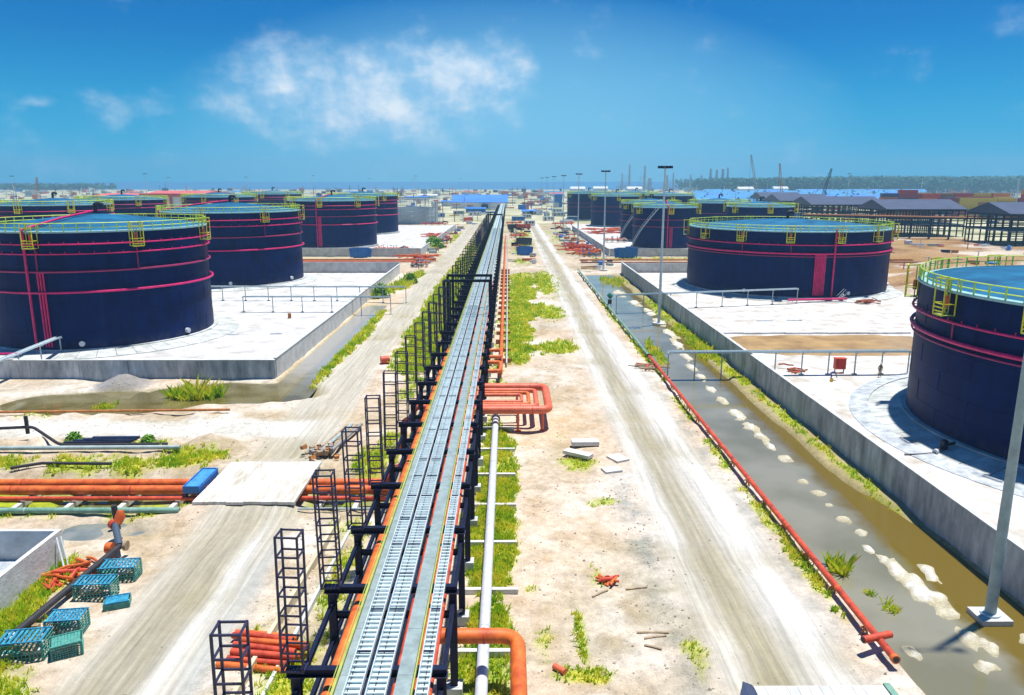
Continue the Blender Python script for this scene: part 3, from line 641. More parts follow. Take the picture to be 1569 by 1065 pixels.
# ---------------------------------------------------------------- tanks
def ring_pts(c, R, z, a0=0, a1=360, n=64):
    return [(c[0]+R*math.cos(math.radians(a0+(a1-a0)*k/n)), c[1]+R*math.sin(math.radians(a0+(a1-a0)*k/n)), z) for k in range(n+(0 if a1-a0 == 360 else 1))]
def pol(c, R, a, z): return (c[0]+R*math.cos(math.radians(a)), c[1]+R*math.sin(math.radians(a)), z)
def tank(label, c, R, h, rings, plats, box=None, riser=None, stair=None, detail=2, apr=None, roofpipe=True, verticals=(), group='storage tanks'):
    t = thing('storage_tank', label, 'storage tank', (c[0], c[1], Z_PAD), group)
    n = 96 if detail >= 2 else 56
    z0 = .85
    part('foundation', MB().lathe([(R+.55, 0), (R+.55, z0), (R-.2, z0+.005)], (c[0], c[1], 0), n), apron, t)
    mb = MB().lathe([(R, z0-.02), (R, h)], (c[0], c[1], 0), n); mb.sm = True
    sh = part('shell', mb, navy, t)
    # shell courses: thin weld beads
    if detail >= 2:
        w = MB()
        for k in range(1, 7): w.lathe([(R+.006, z0+k*(h-z0)/7-.04), (R+.022, z0+k*(h-z0)/7), (R+.006, z0+k*(h-z0)/7+.04)], (c[0], c[1], 0), n)
        for k in range(7):
            for q in range(16): a_ = (q+.5*(k % 2))*22.5; w.bar(pol(c, R+.004, a_, z0+k*(h-z0)/7), pol(c, R+.004, a_, z0+(k+1)*(h-z0)/7), .05, .03)
        part('weld_seam', w, mat('seam_navy', (.0025, .013, .07), .5, spec=.12), sh, kind='stuff')
    ap = 1.9 if R < 18 else 1.7
    mb = MB().lathe([(R+.12, h+.03), (R*.75, h+.03+ap*.32), (R*.5, h+.03+ap*.6), (R*.25, h+.03+ap*.84), (.01, h+.03+ap)], (c[0], c[1], 0), n); mb.sm = True
    rf = part('roof', mb, roofb, t)
    part('rim', MB().lathe([(R+.02, h-.12), (R+.22, h-.10), (R+.22, h+.10), (R-.55, h+.16)], (c[0], c[1], 0), n), rimm, t)
    # central vent with a bent cowl
    part('vent', MB().path(corner([(c[0], c[1], h+ap-.1), (c[0], c[1], h+ap+1.5), (c[0]+1.1, c[1], h+ap+1.5), (c[0]+1.1, c[1], h+ap+.95)], .5, 4), .32, 10), blackp, rf)
    # handrail: posts and two rails
    hr = MB(); m = int(2*PI*R/(1.6 if detail >= 2 else 3.2)); rt = .055 if detail >= 2 else .085
    for k in range(m): p = pol(c, R+.02, 360*k/m, h+.1); hr.bar(p, (p[0], p[1], h+1.2), rt*2)
    for zz in (.62, 1.2): hr.path(ring_pts(c, R+.02, h+zz, n=n), rt, 4, closed=True)
    hr.sm = False
    part('handrail', hr, tealr, t)
    # foam pourer platforms: yellow cages hanging over the rim
    pm, lm = None, None
    for a in plats:
        d = MB(); W2, dp, zb = .75, 1.15, h-2.1
        u = (math.cos(math.radians(a)), math.sin(math.radians(a))); v = (-u[1], u[0])
        def P(s, o, z): return (c[0]+u[0]*(R+.03+o)+v[0]*s, c[1]+u[1]*(R+.03+o)+v[1]*s, z)
        k = .09 if detail >= 2 else .14
        for s in (-W2, W2):
            for o in (.05, dp): d.bar(P(s, o, zb), P(s, o, h+1.25), k)
            d.bar(P(s, .05, h+1.2), P(s, dp, h+1.2), k); d.bar(P(s, .05, zb+1.05), P(s, dp, zb+1.05), k)
        for zz in (zb, zb+.35, zb+.7, zb+1.05, h+1.2, h+.6): d.bar(P(-W2, dp, zz), P(W2, dp, zz), k)
        pf = part('platform', d, yellow, t)
        fl = MB(); fl.add([P(-W2, .02, zb), P(W2, .02, zb), P(W2, dp, zb), P(-W2, dp, zb), P(-W2, .02, zb+.06), P(W2, .02, zb+.06), P(W2, dp, zb+.06), P(-W2, dp, zb+.06)], [(3,2,1,0),(4,5,6,7),(0,1,5,4),(1,2,6,5),(2,3,7,6),(3,0,4,7)])
        part('floor_plate', fl, ygreen, pf)
        ld = MB()
        for s in (-.2, .2): ld.bar(P(s, .32, zb), P(s, .32, h+1.1), k*.8)
        for q in range(7): ld.bar(P(-.2, .32, zb+.2+q*.4), P(.2, .32, zb+.2+q*.4), k*.6)
        if detail >= 1: part('ladder', ld, ygreen, pf)
        if detail >= 1:
            fb = MB().path([P(0, .35, h-1.35), P(0, .35, h-.35)], .2, 8); part('foam_chamber', fb, redor, pf)
    # crimson ring mains
    for z, r, off, mt, brackets in rings:
        o = part('ring_main', MB().path(ring_pts(c, R+off, z, n=n), r, 8 if detail >= 2 else 5, closed=True), mt, t)
        if brackets and detail >= 1:
            br = MB(); m = int(2*PI*R/1.75)
            for k in range(m):
                a = 360*k/m; br.bar(pol(c, R-.02, a, z), pol(c, R+off+.12, a, z), .07); p = pol(c, R+off, a, z); br.bar(p, (p[0], p[1], z+.34), .07)
            part('spray_nozzles', br, pink, o, kind='stuff')
    for a, za, zb in verticals:
        part('drop_pipe', MB().path([pol(c, R+.2, a, za), pol(c, R+.2, a, zb)], .09, 6), pinkd, t)
    if riser is not None:
        rp = [pol(c, R+.42, riser, z0+.1), pol(c, R+.42, riser, h+.45)]
        if roofpipe: rp += [pol(c, R-.3, riser, h+.5), pol(c, R*.5, riser, h+.45+ap*.6), pol(c, .6, riser, h+.4+ap)]
        part('foam_riser', MB().path(corner(rp, .4, 4), .17, 8), pink, t)
    if box is not None:
        a, zt, w = box; d = MB(); u = (math.cos(math.radians(a)), math.sin(math.radians(a))); v = (-u[1], u[0])
        for s in np.linspace(-w/2+.12, w/2-.12, max(2, int(w/.26))):
            q = [(c[0]+u[0]*(R+.2)+v[0]*s, c[1]+u[1]*(R+.2)+v[1]*s, z) for z in (z0+.4, zt)]
            d.path(q, .125, 8)
        part('header_pipes', d, pink, t)
    if stair is not None:
        a0, a1 = stair; st = MB(); ns = 40; pr = None
        tr, rl = MB(), MB()
        for k in range(ns+1):
            a = a0+(a1-a0)*k/ns; z = z0+(h-z0)*k/ns
            p, q = pol(c, R+.15, a, z), pol(c, R+1.0, a, z)
            tr.bar(p, q, .3, .06)
            if pr:
                rl.bar(pr, q, .10, .22); rl.bar((pr[0], pr[1], pr[2]+1.05), (q[0], q[1], q[2]+1.05), .07)
            if k % 3 == 0: rl.bar(q, (q[0], q[1], q[2]+1.05), .06)
            pr = q
        so = part('stair', tr, galv, t); part('stair_rail', rl, galv if detail else ygreen, so)
    if detail >= 2:
        for a in (-74.5, -20, 35, -130):
            part('manhole', MB().path([pol(c, R-.05, a, z0+.75), pol(c, R+.4, a, z0+.75)], .38, 12), whitep, t)
    if apr:
        # sloping apron of radial cast slabs with a kerb ring round it
        r1, nseg, inner = apr
        at = thing('tank_apron', 'concrete slab apron around the ' + label.split(',')[0].replace('dark navy ', ''), 'apron', (c[0], c[1], Z_PAD))
        for k in range(nseg):
            a0, a1 = math.radians(360*k/nseg+.10), math.radians(360*(k+1)/nseg-.10)
            ri, ro, zi, zo = R+.58, r1, z0-.12, Z_PAD+.10
            q = MB(); m = 3
            for j in range(m+1):
                a = a0+(a1-a0)*j/m; ca, sa = math.cos(a), math.sin(a)
                q.v += [(c[0]+ri*ca, c[1]+ri*sa, zi), (c[0]+ro*ca, c[1]+ro*sa, zo), (c[0]+ro*ca, c[1]+ro*sa, Z_PAD-.1), (c[0]+ri*ca, c[1]+ri*sa, Z_PAD-.1)]
            for j in range(m):
                b = j*4
                for e in range(4): q.f.append((b+e, b+(e+1) % 4, b+4+(e+1) % 4, b+4+e)[::-1])
            q.f += [(0, 1, 2, 3), (m*4+3, m*4+2, m*4+1, m*4)]
            part('slab', q, apron, at)
        if inner:
            part('kerb', MB().lathe([(r1+.02, Z_PAD-.1), (r1+.02, Z_PAD+.22), (r1+.35, Z_PAD+.22), (r1+inner, Z_PAD+.06), (r1+inner, Z_PAD-.1)], (c[0], c[1], 0), 96), concg, at)
    return t
RA = [(15.3, .10, .32, pink, True), (14.0, .10, .32, pink, True), (11.6, .15, .22, pinkd, False), (8.8, .16, .45, pink, False)]
PA = [-92, -45, 3, 48, 93, 138, 183, 228]
RB = [(11.25, .12, .36, pink, True), (9.55, .20, .32, pink, False), (8.95, .10, .25, pinkd, False)]
PB = [-158+25.2*k for k in range(14)]
RC = [(10.6, .12, .3, pinkd, False), (8.2, .14, .3, pinkd, False)]
VA = [(-91, 11.6, 15.3), (-45, 11.6, 15.3), (6, 11.6, 15.3)]
tank('dark navy storage tank nearest on the left, cut by the frame edge', (-63.4, 118.9), 15.6, 16.9, RA, PA, (-90, 11.6, 1.0), -95.9, verticals=VA, apr=(19.6, 48, 0))
tank('dark navy storage tank second on the left, partly behind the nearest', (-65.7, 183.2), 15.8, 16.9, RA, PA, None, -140, verticals=VA, apr=(19.0, 40, 0))
tank('dark navy storage tank third along the left row', (-65, 285.7), 15.9, 16.9, RA, PA, (-93.5, 11.6, 1.2), -97, detail=1)
tank('dark navy storage tank fourth along the left row, peeping out beside the scaffolded one', (-67.5, 360), 15.9, 17.2, RA, PA, None, None, detail=1)
tank('dark navy storage tank at the right frame edge, nearest on the right', (60.6, 68.4), 20.6, 13.9, RB, [-178.5+25.2*k for k in range(14)], None, -150, verticals=[(-176, 9.6, 11.2)], apr=(24.2, 56, 1.9), roofpipe=False)
tank('dark navy storage tank, wide one behind white sand on the right', (62.6, 172.8), 21.4, 13.8, RB, PB, (-91.6, 9.5, 2.2), -84.5, verticals=[(-132.5, 9.6, 11.2), (-107, 9.6, 11.2)], apr=(24.6, 48, 0), roofpipe=False)
RS = [-92, -30, 30, 90, 150, 210]
tank('dark navy storage tank, front one of the narrow twins with a pale stair', (56.3, 276.7), 11.4, 14.7, RC, RS, (-91, 8.2, 1.0), -97, (-168, -112), 1)
tank('dark navy storage tank, rear one of the narrow twins', (57.6, 315), 11.6, 15.0, RC, RS, None, None, (-168, -112), 1)
tank('dark navy storage tank standing alone beyond the narrow twins', (58, 418), 13.3, 16.0, RC, RS, None, None, None, 0)
tank('dark navy storage tank farthest along the right road', (50.5, 489), 13.3, 16.2, RC, RS, None, None, None, 0)
tank('dark navy storage tank far behind the front narrow twin with a yellow stair', (89, 430), 13.3, 16.0, RC, RS, None, None, (-150, -95), 0)
tank('dark navy storage tank just left of the yellow stair, far right row', (79, 482), 13.3, 16.2, RC, RS, None, None, (-160, -110), 0)
tank('dark navy storage tank showing over the roof of the wide right tank', (93.5, 287), 12.2, 14.6, RC, RS, None, None, None, 1)
tank('dark navy storage tank half hidden behind the one over the wide tank', (90, 331), 12.2, 14.8, RC, RS, None, None, None, 0)
tank('dark navy storage tank in the outer left row at the frame edge', (-137, 234), 15.8, 16.9, RA, PA, None, None, None, 0)
tank('dark navy storage tank in front of the red-trimmed hall', (-149, 300), 15.8, 16.9, RA, PA, None, None, None, 0)
tank('dark navy storage tank whose roof shows behind the second left tank', (-131, 352), 15.8, 16.9, RA, PA, None, None, None, 0)
tank('dark navy storage tank behind the third left tank, roof edge just showing', (-131, 432), 15.8, 16.9, RA, PA, None, None, None, 0)
def scaffold_tank():
    c, R, h = (-55, 447), 14.3, 14.5
    t = thing('scaffolded_tank', 'grey unfinished tank wrapped in scaffolding beyond the left row', 'tank', (c[0], c[1], 0))
    part('shell', MB().lathe([(R, 0), (R, h*.62), (R-.1, h*.62), (R-.1, 0)], (c[0], c[1], 0), 40), galvd, t)
    part('roof_ring', MB().lathe([(R+.3, h-.5), (R+.3, h), (R-.6, h), (R-.6, h-.5)], (c[0], c[1], 0), 40), greyp, t)
    for k in range(36):
        a = 360*k/36; p = pol(c, R+1.2, a, 0); q = pol(c, R+1.2, a, h)
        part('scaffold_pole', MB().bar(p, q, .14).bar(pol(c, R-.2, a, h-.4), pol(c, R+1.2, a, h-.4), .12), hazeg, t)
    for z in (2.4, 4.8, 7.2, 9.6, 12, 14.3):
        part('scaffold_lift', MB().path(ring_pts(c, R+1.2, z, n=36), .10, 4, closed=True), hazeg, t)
    gt = MB()
    for x in (-41, -37): gt.bar((x, 436, 0), (x, 436, 12), .4)
    gt.bar((-41.5, 436, 12), (-36.5, 436, 12), .4, .6); gt.bar((-41.5, 436, 8), (-36.5, 436, 8), .25)
    part('stair_tower', gt, greyp, t)
scaffold_tank()

# ---------------------------------------------------------------- pipe rack
XL, XR, HB = -8.05, -2.55, 5.5
BENTS = [19.55+6*k for k in range(0, 100)]          # every six metres down the site
PORTALS = {k for k in range(100) if abs(BENTS[k]-103.5) < .1 or abs(BENTS[k]-109.5) < .1 or abs(BENTS[k]-313.5) < .1 or abs(BENTS[k]-319.5) < .1}
def pipe_rack():
    t = thing('pipe_rack', 'long dark blue steel pipe rack running straight to the horizon', 'pipe rack', (XR, BENTS[0], 0))
    post = MB().hsec((0, 0, .55), (0, 0, HB-.17), .34, .34, .035).mesh('post', steel)
    ptall = MB().hsec((0, 0, .55), (0, 0, 10.2), .36, .36, .04).mesh('post', steel)
    foot = MB().box((0, 0, .15), (.75, .75, .82)).box((0, 0, .57), (.5, .5, .03)).mesh('footing', conc)
    beam = MB().hsec((XL-.35, 0, HB), (XR+.2, 0, HB), .30, .34, .035).mesh('beam', steel)
    low = MB().hsec((XL+.16, 0, 4.2), (XR-.16, 0, 4.2), .24, .28, .03).mesh('lower_beam', steel)
    top = MB().hsec((XL-.8, 0, 10.35), (XR+.2, 0, 10.35), .32, .36, .035).mesh('portal_beam', steel)
    runL = MB().hsec((0, .18, 0), (0, 5.82, 0), .18, .24, .02).mesh('runner', steel)
    diag = MB().bar((0, .2, 4.1), (0, 5.8, .9), .12).mesh('brace', steelp)
    gus = MB().box((0, 0, 0), (.5, .42, .04)).mesh('splice_plate', steelp)
    for k, y in enumerate(BENTS):
        for x in (XL, XR):
            p = inst('post', ptall if k in PORTALS else post, t, (x, y, 0))
            if y < 330: inst('footing', foot, t, (x, y, 0))
            if y < 120: inst('splice_plate', gus, p, (x, y, HB-.155))
        inst('beam', beam, t, (0, y, 0))
        if y < 330: inst('lower_beam', low, t, (0, y, 0))
        if k in PORTALS:
            inst('portal_beam', top, t, (0, y, 0))
            inst('post', ptall, t, (XL-.75, y, 0))
        if y < 560:
            inst('runner', runL, t, (XL, y, 4.75)); inst('runner', runL, t, (XR, y, 4.75))
            if y < 330: inst('runner', runL, t, (XL, y, 3.0))
        if k % 4 == 2 and y < 330: inst('brace', diag, t, (XL, y, 0)); inst('brace', diag, t, (XR, y, 0))
pipe_rack()
Y0, Y1 = 16., 640.
def ladder_tray(label, x0, x1, z=5.72):
    t = thing('cable_tray', label, 'cable tray', ((x0+x1)/2, Y0, z), 'cable trays on the pipe rack')
    part('side_rail', MB().b2(x0, x0+.035, Y0, Y1, z, z+.20), galv, t)
    part('side_rail', MB().b2(x1-.035, x1, Y0, Y1, z, z+.20), galv, t)
    r = MB(); y = Y0+.2
    while y < 300:
        r.b2(x0+.036, x1-.036, y, y+.07+(.05 if y > 110 else 0), z+.05, z+.09); y += .32 if y < 110 else .8
    part('rungs', r, galv, t, kind='stuff')
    # lighter deck of cables and covers seen through the rungs
    part('cover_plate', MB().b2(x0+.036, x1-.036, Y0, Y1, z-.03, z-.005), galvd, t)
    c = MB(); rr = random.Random(int(x0*100)); pos = x0+.10
    while pos < x1-.09:
        if rr.random() < .18:
            pts = [(pos+rr.uniform(-.012, .012), Y0+q*7, z+.022) for q in range(0, 30)]; c.path(pts, .02, 5)
        pos += .055
    part('cables', c, blackp, t, kind='stuff')
    # splice bars every few metres show as short dark marks
    sp = MB()
    y = Y0+1.3
    while y < 200: sp.b2(x0+.035, x1-.035, y, y+.11, z+.092, z+.10); y += 3.0
    part('splice_bars', sp, steel, t, kind='stuff')
ladder_tray('pale ladder cable tray left of the dark middle gap on the rack', -5.90, -5.27)
ladder_tray('pale ladder cable tray just left of the thin red pipe on the rack', -5.10, -4.37)
ladder_tray('narrow ladder cable tray along the right edge of the rack', -3.33, -2.86)
def walkway(label, x0, x1, z, mt):
    t = thing('walkway', label, 'walkway', ((x0+x1)/2, Y0, z))
    me = MB().box((0, 1.5, .02), (x1-x0, 2.985, .04)).mesh('grating_panel', mt)
    n = 60
    for k in range(n): inst('grating_panel', me, t, ((x0+x1)/2, Y0+3*k, z))
    part('grating_panel', MB().b2(x0, x1, Y0+3*n, Y1, z, z+.04), mt, t)
walkway('grey grating walkway between the cable trays on the rack', -4.13, -3.54, 5.70, grate)
walkway('narrow grey deck strip along the left tray on the rack', -6.24, -5.93, 5.70, grate)
def longpipe(name, label, cat, pts, r, mt, n=10, joints=None, jm=None, group=None):
    t = thing(name, label, cat, pts[0], group)
    part('run', MB().path(pts, r, n), mt, t)
    if joints:
        p0, p1 = Vector(pts[0]), Vector(pts[-1]); d = (p1-p0); L = d.length; d.normalize(); s = joints*.5
        me = MB().path([d*-.06, d*.06], r*1.07, n).mesh('weld_collar', jm or mt)
        while s < min(L, 220): inst('weld_collar', me, t, p0+d*s); s += joints
    return t
solo('conduit_rail', MB().b2(-3.50, -3.44, Y0, Y1, 5.70, 5.84), ygreen, 'yellow-green conduit rail beside the grating walkway on the rack', 'conduit')
solo('conduit_rail', MB().b2(-6.36, -6.26, Y0, Y1, 5.70, 5.84), ygreen, 'yellow-green conduit along the left deck strip of the rack', 'conduit')
solo('conduit', MB().path([(-6.48, Y0, 5.70), (-6.48, Y1, 5.70)], .022, 6), ygreen, 'outermost thin yellow conduit at the left of the rack', 'conduit')
longpipe('pipe', 'orange pipe under the left side of the rack deck', 'pipe', [(-6.88, Y0, 4.60), (-6.88, 86, 4.60)], .25, orange, 12, 6.0, redor)
longpipe('pipe', 'thin red pipe in the slot between tray and walkway', 'pipe', [(-4.27, Y0, 5.05), (-4.27, 560, 5.05)], .11, redor, 10, 6)
longpipe('pipe', 'thin orange pipe under the right edge of the rack', 'pipe', [(-3.00, Y0, 4.85), (-3.00, 150, 4.85)], .13, redor, 10, 6, orange)
longpipe('pipe', 'red-orange pipe inside the rack below the narrow tray', 'pipe', [(-3.65, Y0, 4.52), (-3.65, 560, 4.52)], .16, orange, 10)
# lattice uprights standing on the left beam ends
def lattice(y, i):
    zb, zt, w, d = HB+.17, 11.15, .40, .34
    lab = ('nearest dark lattice upright, cut by the bottom edge, at the left of the rack' if i == 0 else ordn(i)+' dark lattice upright from the camera along the left of the rack')
    near = y < 75
    t = thing('lattice_upright', lab, 'lattice frame', (XL, y, zb), 'lattice uprights along the rack'); rl_ = random.Random(i*7+1)
    t.rotation_euler = (rl_.uniform(-.014, .014), rl_.uniform(-.014, .014), rl_.uniform(-.07, .07))
    k = .075 if near else .10
    if near:
        up = MB().bar((0, 0, 0), (0, 0, zt-zb), k).mesh('upright', steelp) if 'up' not in LAT else LAT['up']; LAT['up'] = up
        if 'ring' not in LAT:
            r = MB()
            for a, b in (((-w, -d), (w, -d)), ((w, -d), (w, d)), ((w, d), (-w, d)), ((-w, d), (-w, -d))): r.bar((*a, 0), (*b, 0), .06)
            LAT['ring'] = r.mesh('ring', steelp)
        for sx in (-w, w):
            for sy in (-d, d): inst('upright', up, t, (XL+sx, y+sy, zb))
        for q in range(8): inst('ring', LAT['ring'], t, (XL, y, zb+.04+q*(zt-zb-.08)/7))
        inst('ring', LAT['base'], t, (XL, y, zb-.02)) if 'base' in LAT else None
    else:
        if 'far' not in LAT:
            m = MB()
            for sx in (-w, w):
                for sy in (-d, d): m.bar((sx, sy, 0), (sx, sy, zt-zb), k)
            for q in range(6):
                z = .04+q*(zt-zb-.08)/5
                for a, b in (((-w, -d), (w, -d)), ((w, -d), (w, d)), ((w, d), (-w, d)), ((-w, d), (-w, -d))): m.bar((*a, z), (*b, z), .07)
            LAT['far'] = m.mesh('lattice_upright', steelp)
        inst('frame', LAT['far'], t, (XL, y, zb))
LAT = {}
i = 0
for k, y in enumerate(BENTS):
    if k in PORTALS or y > 330: continue
    lattice(y, i); i += 1

# ---------------------------------------------------------------- pipes beside the rack
def sleeper_row(label, xs0, xs1, ys, z, mt=concw):
    for j, y in enumerate(ys):
        solo('sleeper', MB().box(((xs0+xs1)/2, y, z), (xs1-xs0, .28, .34)), mt, label % ordn(j), 'sleeper', 'sleepers under the pale pipe')
longpipe('pipe', 'pale grey pipe on sleepers in the grass right of the rack', 'pipe', [(-1.28, 18, .62), (-1.28, 72.2, .62)], .30, whitep, 16, 12)
sleeper_row('%s concrete sleeper under the pale pipe', -3.0, .55, [28.6+6*k for k in range(8)], .14)
def valve_end():
    t = thing('valve', 'grey valve and flange at the far end of the pale pipe', 'valve', (-1.28, 73, .2))
    part('flange', MB().path([(-1.28, 72.2, .62), (-1.28, 72.4, .62)], .45, 16), greyp, t)
    part('body', MB().path([(-1.28, 72.4, .62), (-1.28, 72.8, .62), (-1.28, 73.2, .62)], [.3, .42, .3], 12), greyp, t)
    part('stem', MB().path([(-1.28, 72.8, .9), (-1.28, 72.8, 1.8)], .06, 8), greyp, t)
    part('handwheel', MB().path(ring_pts((-1.28, 72.8), .35, 1.8, n=14), .04, 6, closed=True), greyp, t)
    part('stand', MB().box((-1.28, 72.8, .15), (.5, .8, .4)), conc, t)
valve_end()
def loop(name, label, x0, x1, ya, yb, z, r, mt, legs=()):
    t = thing(name, label, 'pipe loop', (x1, (ya+yb)/2, 0))
    pts = [(x0, yb, z), (x1, yb, z), (x1, ya, z), (x0, ya, z)]
    part('run', MB().path(corner(pts, max(.5, r*2.6), 7), r, 14), mt, t)
    for x, y in ((x1-1.6, ya), (x1-1.6, yb)):
        part('weld_collar', MB().path([(x-.05, y, z), (x+.05, y, z)], r*1.05, 14), redor, t)
    for x, y in legs:
        part('leg', MB().path([(x, y, gz(x, y)-.1), (x, y, z-r*.6)], .13, 10), mt, t)
        part('base_plate', MB().box((x, y, gz(x, y)+.03), (.6, .6, .1)), mt, t)
    return t
salmon = mat('salmon_pipe', (.72, .12, .05), .5, var=.2, scale=1.2, col2=(.80, .18, .08))
loop('pipe_loop', 'large outer salmon pipe expansion loop on the sand right of the rack', -3.2, 3.9, 70.4, 78.8, 2.1, .40, salmon, ((0.9, 70.4), (3.3, 70.4), (.9, 78.8)))
loop('pipe_loop', 'second pipe loop, just inside the large salmon one', -3.2, 2.75, 71.5, 77.3, 2.12, .26, salmon, ((1.4, 77.3),))
loop('pipe_loop', 'third pipe loop nested inside the salmon loops', -3.2, 2.0, 72.3, 76.4, 2.12, .20, orange)
loop('pipe_loop', 'innermost small pipe loop of the nested set', -3.2, 1.3, 73.1, 75.6, 2.12, .18, salmon)
loop('pipe_loop', 'orange pipe elbow arching out of the rack at the bottom edge', -3.3, .42, 24.2, 32.3, 2.6, .36, orange, ((-.3, 24.2),))
loop('pipe_loop', 'small orange pipe loop, nearer of the pair before the grass', -3.1, -.95, 86.2, 90.6, 2.0, .24, orange)
loop('pipe_loop', 'small orange pipe loop, farther of the pair before the grass', -3.1, -.95, 93.6, 97.4, 2.0, .22, orange)
longpipe('pipe', 'long orange pipe on the ground along the lime grass', 'pipe', [(-1.0, 90, .75), (-1.2, 330, .75)], .26, orange, 12, 12, salmon)
longpipe('pipe', 'thin pale pipe beside the long orange pipe in the grass', 'pipe', [(-.25, 96, .55), (-.3, 330, .55)], .10, whitep, 8)
for j in range(18):
    y = 99+j*6.2
    solo('pipe_support', MB().box((-.8, y, .22), (2.2, .25, .62)), rust, ordn(j)+' low rusty support under the long orange grass pipe', 'pipe support', 'supports under the orange pipe')

# ---------------------------------------------------------------- left pipe crossing and slab bridge
for lab, y, z, r, mt in (('far one of the three orange pipes passing under the slab bridge', 57.3, .05, .33, orange), ('middle and thickest orange pipe passing under the slab bridge', 55.9, .05, .36, orange), ('thin red pipe nearest the camera under the slab bridge', 54.5, -.05, .17, redor)):
    longpipe('pipe', lab, 'pipe', [(-62, y, z), (-9.4, y, z)], r, mt, 16, 9.3, redor)
for j, x in enumerate((-41.4, -37.2, -33.3, -29.3, -25.4)):
    solo('sleeper', MB().box((x, 54.9, -.52), (.35, 6.6, .40)), concw, ('leftmost', 'second', 'third', 'fourth', 'rightmost')[j]+' white cross sleeper under the orange crossing pipes', 'sleeper', 'white sleepers in the trench')
for j, x in enumerate((-14.4, -11.6)):
    solo('sleeper', MB().box((x, 55.3, -.52), (.35, 6.0, .40)), concw, ('left', 'right')[j]+' cross sleeper between bridge and rack', 'sleeper')
longpipe('pipe', 'green pipe along the near side of the orange crossing pipes', 'pipe', [(-62, 51.6, .28), (-23.9, 51.6, .28)], .22, greenp, 12, 7.7, greyp)
longpipe('pipe', 'thin grey pipe between the slab bridge and the rack', 'pipe', [(-15.4, 51.9, .25), (-8.6, 51.9, .25)], .09, greyp, 8)
longpipe('pipe', 'grey-green pipe across the weeds behind the orange crossing pipes', 'pipe', [(-62, 64.2, .45), (-29.3, 64.6, .45)], .20, greyp, 12, 8)
longpipe('pipe', 'black bent pipe beside the sand heap at the left', 'pipe', corner([(-62, 67.6, .5), (-45.2, 67.9, 1.25), (-44.2, 67.8, 1.3), (-40.4, 65.4, .35), (-31, 65.9, .3)], .8, 4), .14, blackp, 10)
longpipe('pipe', 'short black pipe lying in the weeds at the left', 'pipe', [(-41.6, 60.2, .22), (-39.5, 61.1, .3), (-33.6, 61.0, .28)], .13, blackp, 10)
longpipe('pipe', 'thin rusty pipe along the muddy pond at the left', 'pipe', [(-62, 75.3, .35), (-29.0, 76.2, .4)], .13, rust, 10)
solo('stub_post', MB().path([(-44.9, 68.0, .6), (-44.9, 68.0, 2.3)], .18, 10), blackp, 'short black stub post above the sand heap at the left', 'post')
solo('stub_post', MB().path([(-27.4, 49.6, -.3), (-27.5, 49.6, 1.55)], .20, 10), blackp, 'short black stub post in front of the green pipe', 'post')
for j in range(4):
    solo('steel_bundle', MB().box((-37.5+j*.5, 66.3+j*.12, .35+.1*j), (6.0-.6*j, .3, .22), .03), mat('blue_black_steel', (.03, .05, .11), .5, var=.3), ('lowest', 'second', 'third', 'topmost')[j]+' dark blue steel section stacked beside the branch road', 'steel section', 'dark steel sections')
deckm = mat('dusty_deck', (.50, .45, .34), .9, var=.15, scale=.9, bump=.3, col2=(.80, .78, .73), streak=(2.2, .35, 1))
def slab_bridge():
    t = thing('slab_bridge', 'white concrete slab bridge carrying the dirt road over orange pipes', 'bridge', (-19.6, 56.3, 0))
    for k in range(6):
        x0 = -23.2+k*1.25
        part('deck_slab', MB().b2(x0, x0+1.235, 52.2+.06*math.sin(k*2.3), 60.4+.07*math.sin(k*1.7), .44, .66+.012*math.sin(k*3.1)), deckm, t)
    for y in (52.35, 59.85): part('abutment', MB().b2(-23.2, -15.8, y, y+.45, -1.1, .432), conc, t)
slab_bridge()
def blue_guard():
    t = thing('blue_skip', 'bright blue steel skip at the left end of the slab bridge', 'skip', (-24.4, 56.3, -.9))
    x0, x1, y0, y1, zb, zt = -24.75, -23.5, 54.3, 58.2, .43, 1.0
    for x in (x0+.15, x1-.15):
        for y in (y0+.3, y1-.3): part('leg', MB().b2(x-.07, x+.07, y-.07, y+.07, -.95, zb), steel, t)
    part('floor_plate', MB().b2(x0, x1, y0, y1, zb, zb+.07), bluep, t)
    for a in ((x0, x0+.08, y0, y1), (x1-.08, x1, y0, y1), (x0+.082, x1-.082, y0, y0+.08), (x0+.082, x1-.082, y1-.08, y1)): part('side_panel', MB().b2(*a, zb+.07, zt), bluep, t)
    for k in range(6): part('rib', MB().b2(x0-.06, x0-.004, y0+.3+k*.62, y0+.42+k*.62, zb, zt-.05), bluep, t)
    part('cover_sheet', MB().b2(x0+.09, x1-.09, y0+.09, y1-.09, zt-.16, zt-.08), mat('pale_blue', (.05, .26, .56), .6, var=.35, scale=2), t)
blue_guard()
# red risers where the crossing pipes meet the rack
for lab, pts, r, mt in (('tall red pipe elbow rising beside the rack past the fifth upright', [(-9.6, 64.5, .4), (-9.6, 66.5, .4), (-9.6, 66.5, 2.4), (-7.6, 66.5, 2.4)], .32, redor),
                        ('orange pipe elbow tucked behind the tall red one', [(-8.9, 68.2, .3), (-8.9, 68.2, 3.1), (-5.5, 68.2, 3.1)], .28, salmon),
                        ('low red branch pipe joining the rack near the bridge', [(-9.8, 57.0, .3), (-8.2, 57.0, 2.0), (-5.5, 57.0, 2.0)], .26, redor)):
    longpipe('pipe_elbow', lab, 'pipe', corner(pts, .8, 6), r, mt, 12)
